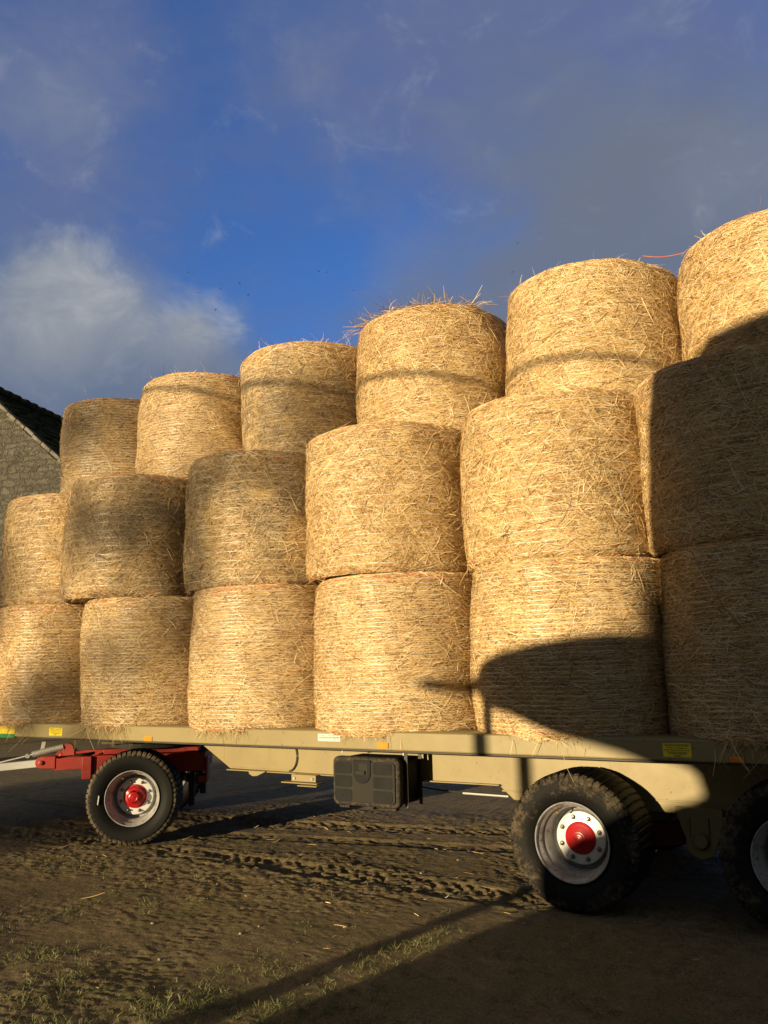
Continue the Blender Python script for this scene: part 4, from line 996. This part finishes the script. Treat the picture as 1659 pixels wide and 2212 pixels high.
wadd = nt.nodes.new('ShaderNodeVectorMath'); wadd.operation = 'MULTIPLY_ADD'; L(nt, wsub.outputs[0], wadd.inputs[0]); wadd.inputs[1].default_value = (.16, .16, .16); L(nt, D, wadd.inputs[2])
DW = wadd.outputs[0]
def blob(px, py, rpx, wgt):
    d = ray(px, py); d = d/np.linalg.norm(d)
    vd = nt.nodes.new('ShaderNodeVectorMath'); vd.operation = 'DISTANCE'; L(nt, DW, vd.inputs[0]); vd.inputs[1].default_value = tuple(d)
    mr = nt.nodes.new('ShaderNodeMapRange'); mr.interpolation_type = 'SMOOTHSTEP'; L(nt, vd.outputs['Value'], mr.inputs[0])
    mr.inputs[1].default_value = rpx/FPX*1.0; mr.inputs[2].default_value = 0.0; mr.inputs[3].default_value = 0; mr.inputs[4].default_value = wgt
    return mr.outputs[0]
def field(bl):
    s = None
    for q in bl:
        o = blob(*q); s = o if s is None else math_(nt, 'ADD', s, o)
    return s
n_big = noise(nt, D, 2.6, 6, .55); n_fine = noise(nt, D, 7.5, 8, .6)
def layer(base, bl, nsrc, namp, lo, hi, col):
    f = field(bl)
    v = math_(nt, 'MULTIPLY_ADD', math_(nt, 'SUBTRACT', nsrc.outputs[0], .5), namp, f)
    r = ramp(nt, v, [(lo, 0), (hi, 1)], 'EASE')
    return mixc(nt, r.outputs[0], base, col), v
skyc = sky.outputs[0]
tint = mixc(nt, 1.0, skyc, (1.02, 1.68, 3.1), 'MULTIPLY')
wide = blob(830, 500, 2300, 1.6)
cur = mixc(nt, math_(nt, 'MINIMUM', wide, 1.0), skyc, tint)
n_mid = noise(nt, D, 5.0, 8, .62)
def streak(scale, rot, sc, detail=9, rough=.62, dist=.4):
    mp = nt.nodes.new('ShaderNodeMapping'); mp.inputs['Rotation'].default_value = rot; mp.inputs['Scale'].default_value = sc; L(nt, DW2, mp.inputs['Vector'])
    return noise(nt, mp.outputs[0], scale, detail, rough, dist)
# work in the sky's own axes: x across, y up along the view of the clouds
ax_ = [tuple(rt), tuple(up), tuple(fw)]
cmb = nt.nodes.new('ShaderNodeCombineXYZ')
for k_, a_ in enumerate(ax_):
    dp = nt.nodes.new('ShaderNodeVectorMath'); dp.operation = 'DOT_PRODUCT'; L(nt, D, dp.inputs[0]); dp.inputs[1].default_value = a_; L(nt, dp.outputs['Value'], cmb.inputs[k_])
DW2 = cmb.outputs[0]
n_w1 = streak(3.2, (0, 0, R_(-35)), (1.0, 2.0, 1.0))
n_w2 = streak(6.5, (0, 0, R_(-28)), (1.0, 1.7, 1.0), 10, .66, .6)
n_c = streak(6.0, (0, 0, R_(10)), (1, 1.25, 1), 12, .60, .35)
n_c2 = streak(13, (0, 0, 0), (1, 1.2, 1), 12, .64, .5)
def layer(base, bl, nsrc, namp, lo, hi, col, amax=1.0):
    v = math_(nt, 'MULTIPLY_ADD', math_(nt, 'SUBTRACT', nsrc.outputs[0], .5), namp, field(bl))
    mr = nt.nodes.new('ShaderNodeMapRange'); mr.interpolation_type = 'SMOOTHSTEP'; L(nt, v, mr.inputs[0])
    mr.inputs[1].default_value = lo; mr.inputs[2].default_value = hi; mr.inputs[3].default_value = 0; mr.inputs[4].default_value = amax
    return mixc(nt, mr.outputs[0], base, col)
# veil of high cloud, everywhere but the blue gap
cur = layer(cur, [(1000, -80, 620, .62), (1500, 60, 620, .75), (640, 0, 300, .2), (60, 190, 440, .55), (-40, 420, 360, .5), (960, 180, 330, .36), (230, 450, 240, .2), (1400, 350, 480, .6), (880, 430, 260, .2), (150, 20, 300, .35)], n_w1, 2.0, -.40, 1.35, (1.75, 2.22, 4.15), .95)
# grey bank rising to the right
cur = layer(cur, [(1300, 520, 520, .8), (1000, 680, 360, .6), (1620, 330, 430, .5), (800, 780, 300, .5), (1220, 300, 360, .3), (1659, 640, 500, .7), (1100, 840, 400, .6), (1420, 600, 320, .5)], n_w1, 1.8, .05, 1.25, (2.1, 2.48, 3.4), .95)
# paler wisps
cur = layer(cur, [(880, 530, 170, .45), (1650, 370, 230, .65), (80, 150, 250, .70), (210, 230, 150, .45), (40, 280, 160, .3), (1500, 480, 260, .25), (150, 360, 160, .2)], n_w2, 1.5, .03, 1.5, (2.7, 3.15, 4.5), .9)
# low cloud bank at the left: dull body, bright sunlit heads
cur = layer(cur, [(100, 820, 440, .8), (-100, 740, 420, .7), (330, 800, 320, .55), (520, 740, 180, .4), (240, 980, 380, .7), (450, 880, 300, .45), (620, 800, 220, .3)], n_c, 1.3, -.05, 1.45, (1.95, 2.5, 3.7), .95)
cur = layer(cur, [(190, 615, 170, .5), (60, 660, 220, .5), (375, 655, 140, .6), (505, 672, 110, .42), (-60, 680, 240, .5), (280, 720, 240, .38), (90, 760, 280, .30), (430, 700, 120, .3)], n_c, 2.4, .02, 1.45, (3.7, 4.1, 4.8), .92)
cur = layer(cur, [(210, 590, 130, .5), (120, 600, 150, .4), (395, 640, 80, .5), (310, 640, 110, .35), (0, 625, 150, .4), (505, 662, 80, .28), (180, 700, 160, .2)], n_c2, 2.4, .10, 1.40, (5.9, 6.2, 6.5), .92)
# unseen sky behind the viewer is greyed over to cut the ambient fill
dpf = nt.nodes.new('ShaderNodeVectorMath'); dpf.operation = 'DOT_PRODUCT'; L(nt, D, dpf.inputs[0]); dpf.inputs[1].default_value = tuple(fw)
mrb = nt.nodes.new('ShaderNodeMapRange'); mrb.interpolation_type = 'SMOOTHSTEP'; L(nt, dpf.outputs['Value'], mrb.inputs[0]); mrb.inputs[1].default_value = .62; mrb.inputs[2].default_value = .35; mrb.inputs[3].default_value = 0; mrb.inputs[4].default_value = .93
cur = mixc(nt, mrb.outputs[0], cur, (1.75, 1.9, 2.15))
L(nt, cur, bg.inputs[0])
scene.view_settings.view_transform = 'Standard'; scene.view_settings.look = 'None'; scene.view_settings.exposure = 0.56; scene.view_settings.gamma = 1
scene.view_settings.use_curve_mapping = False
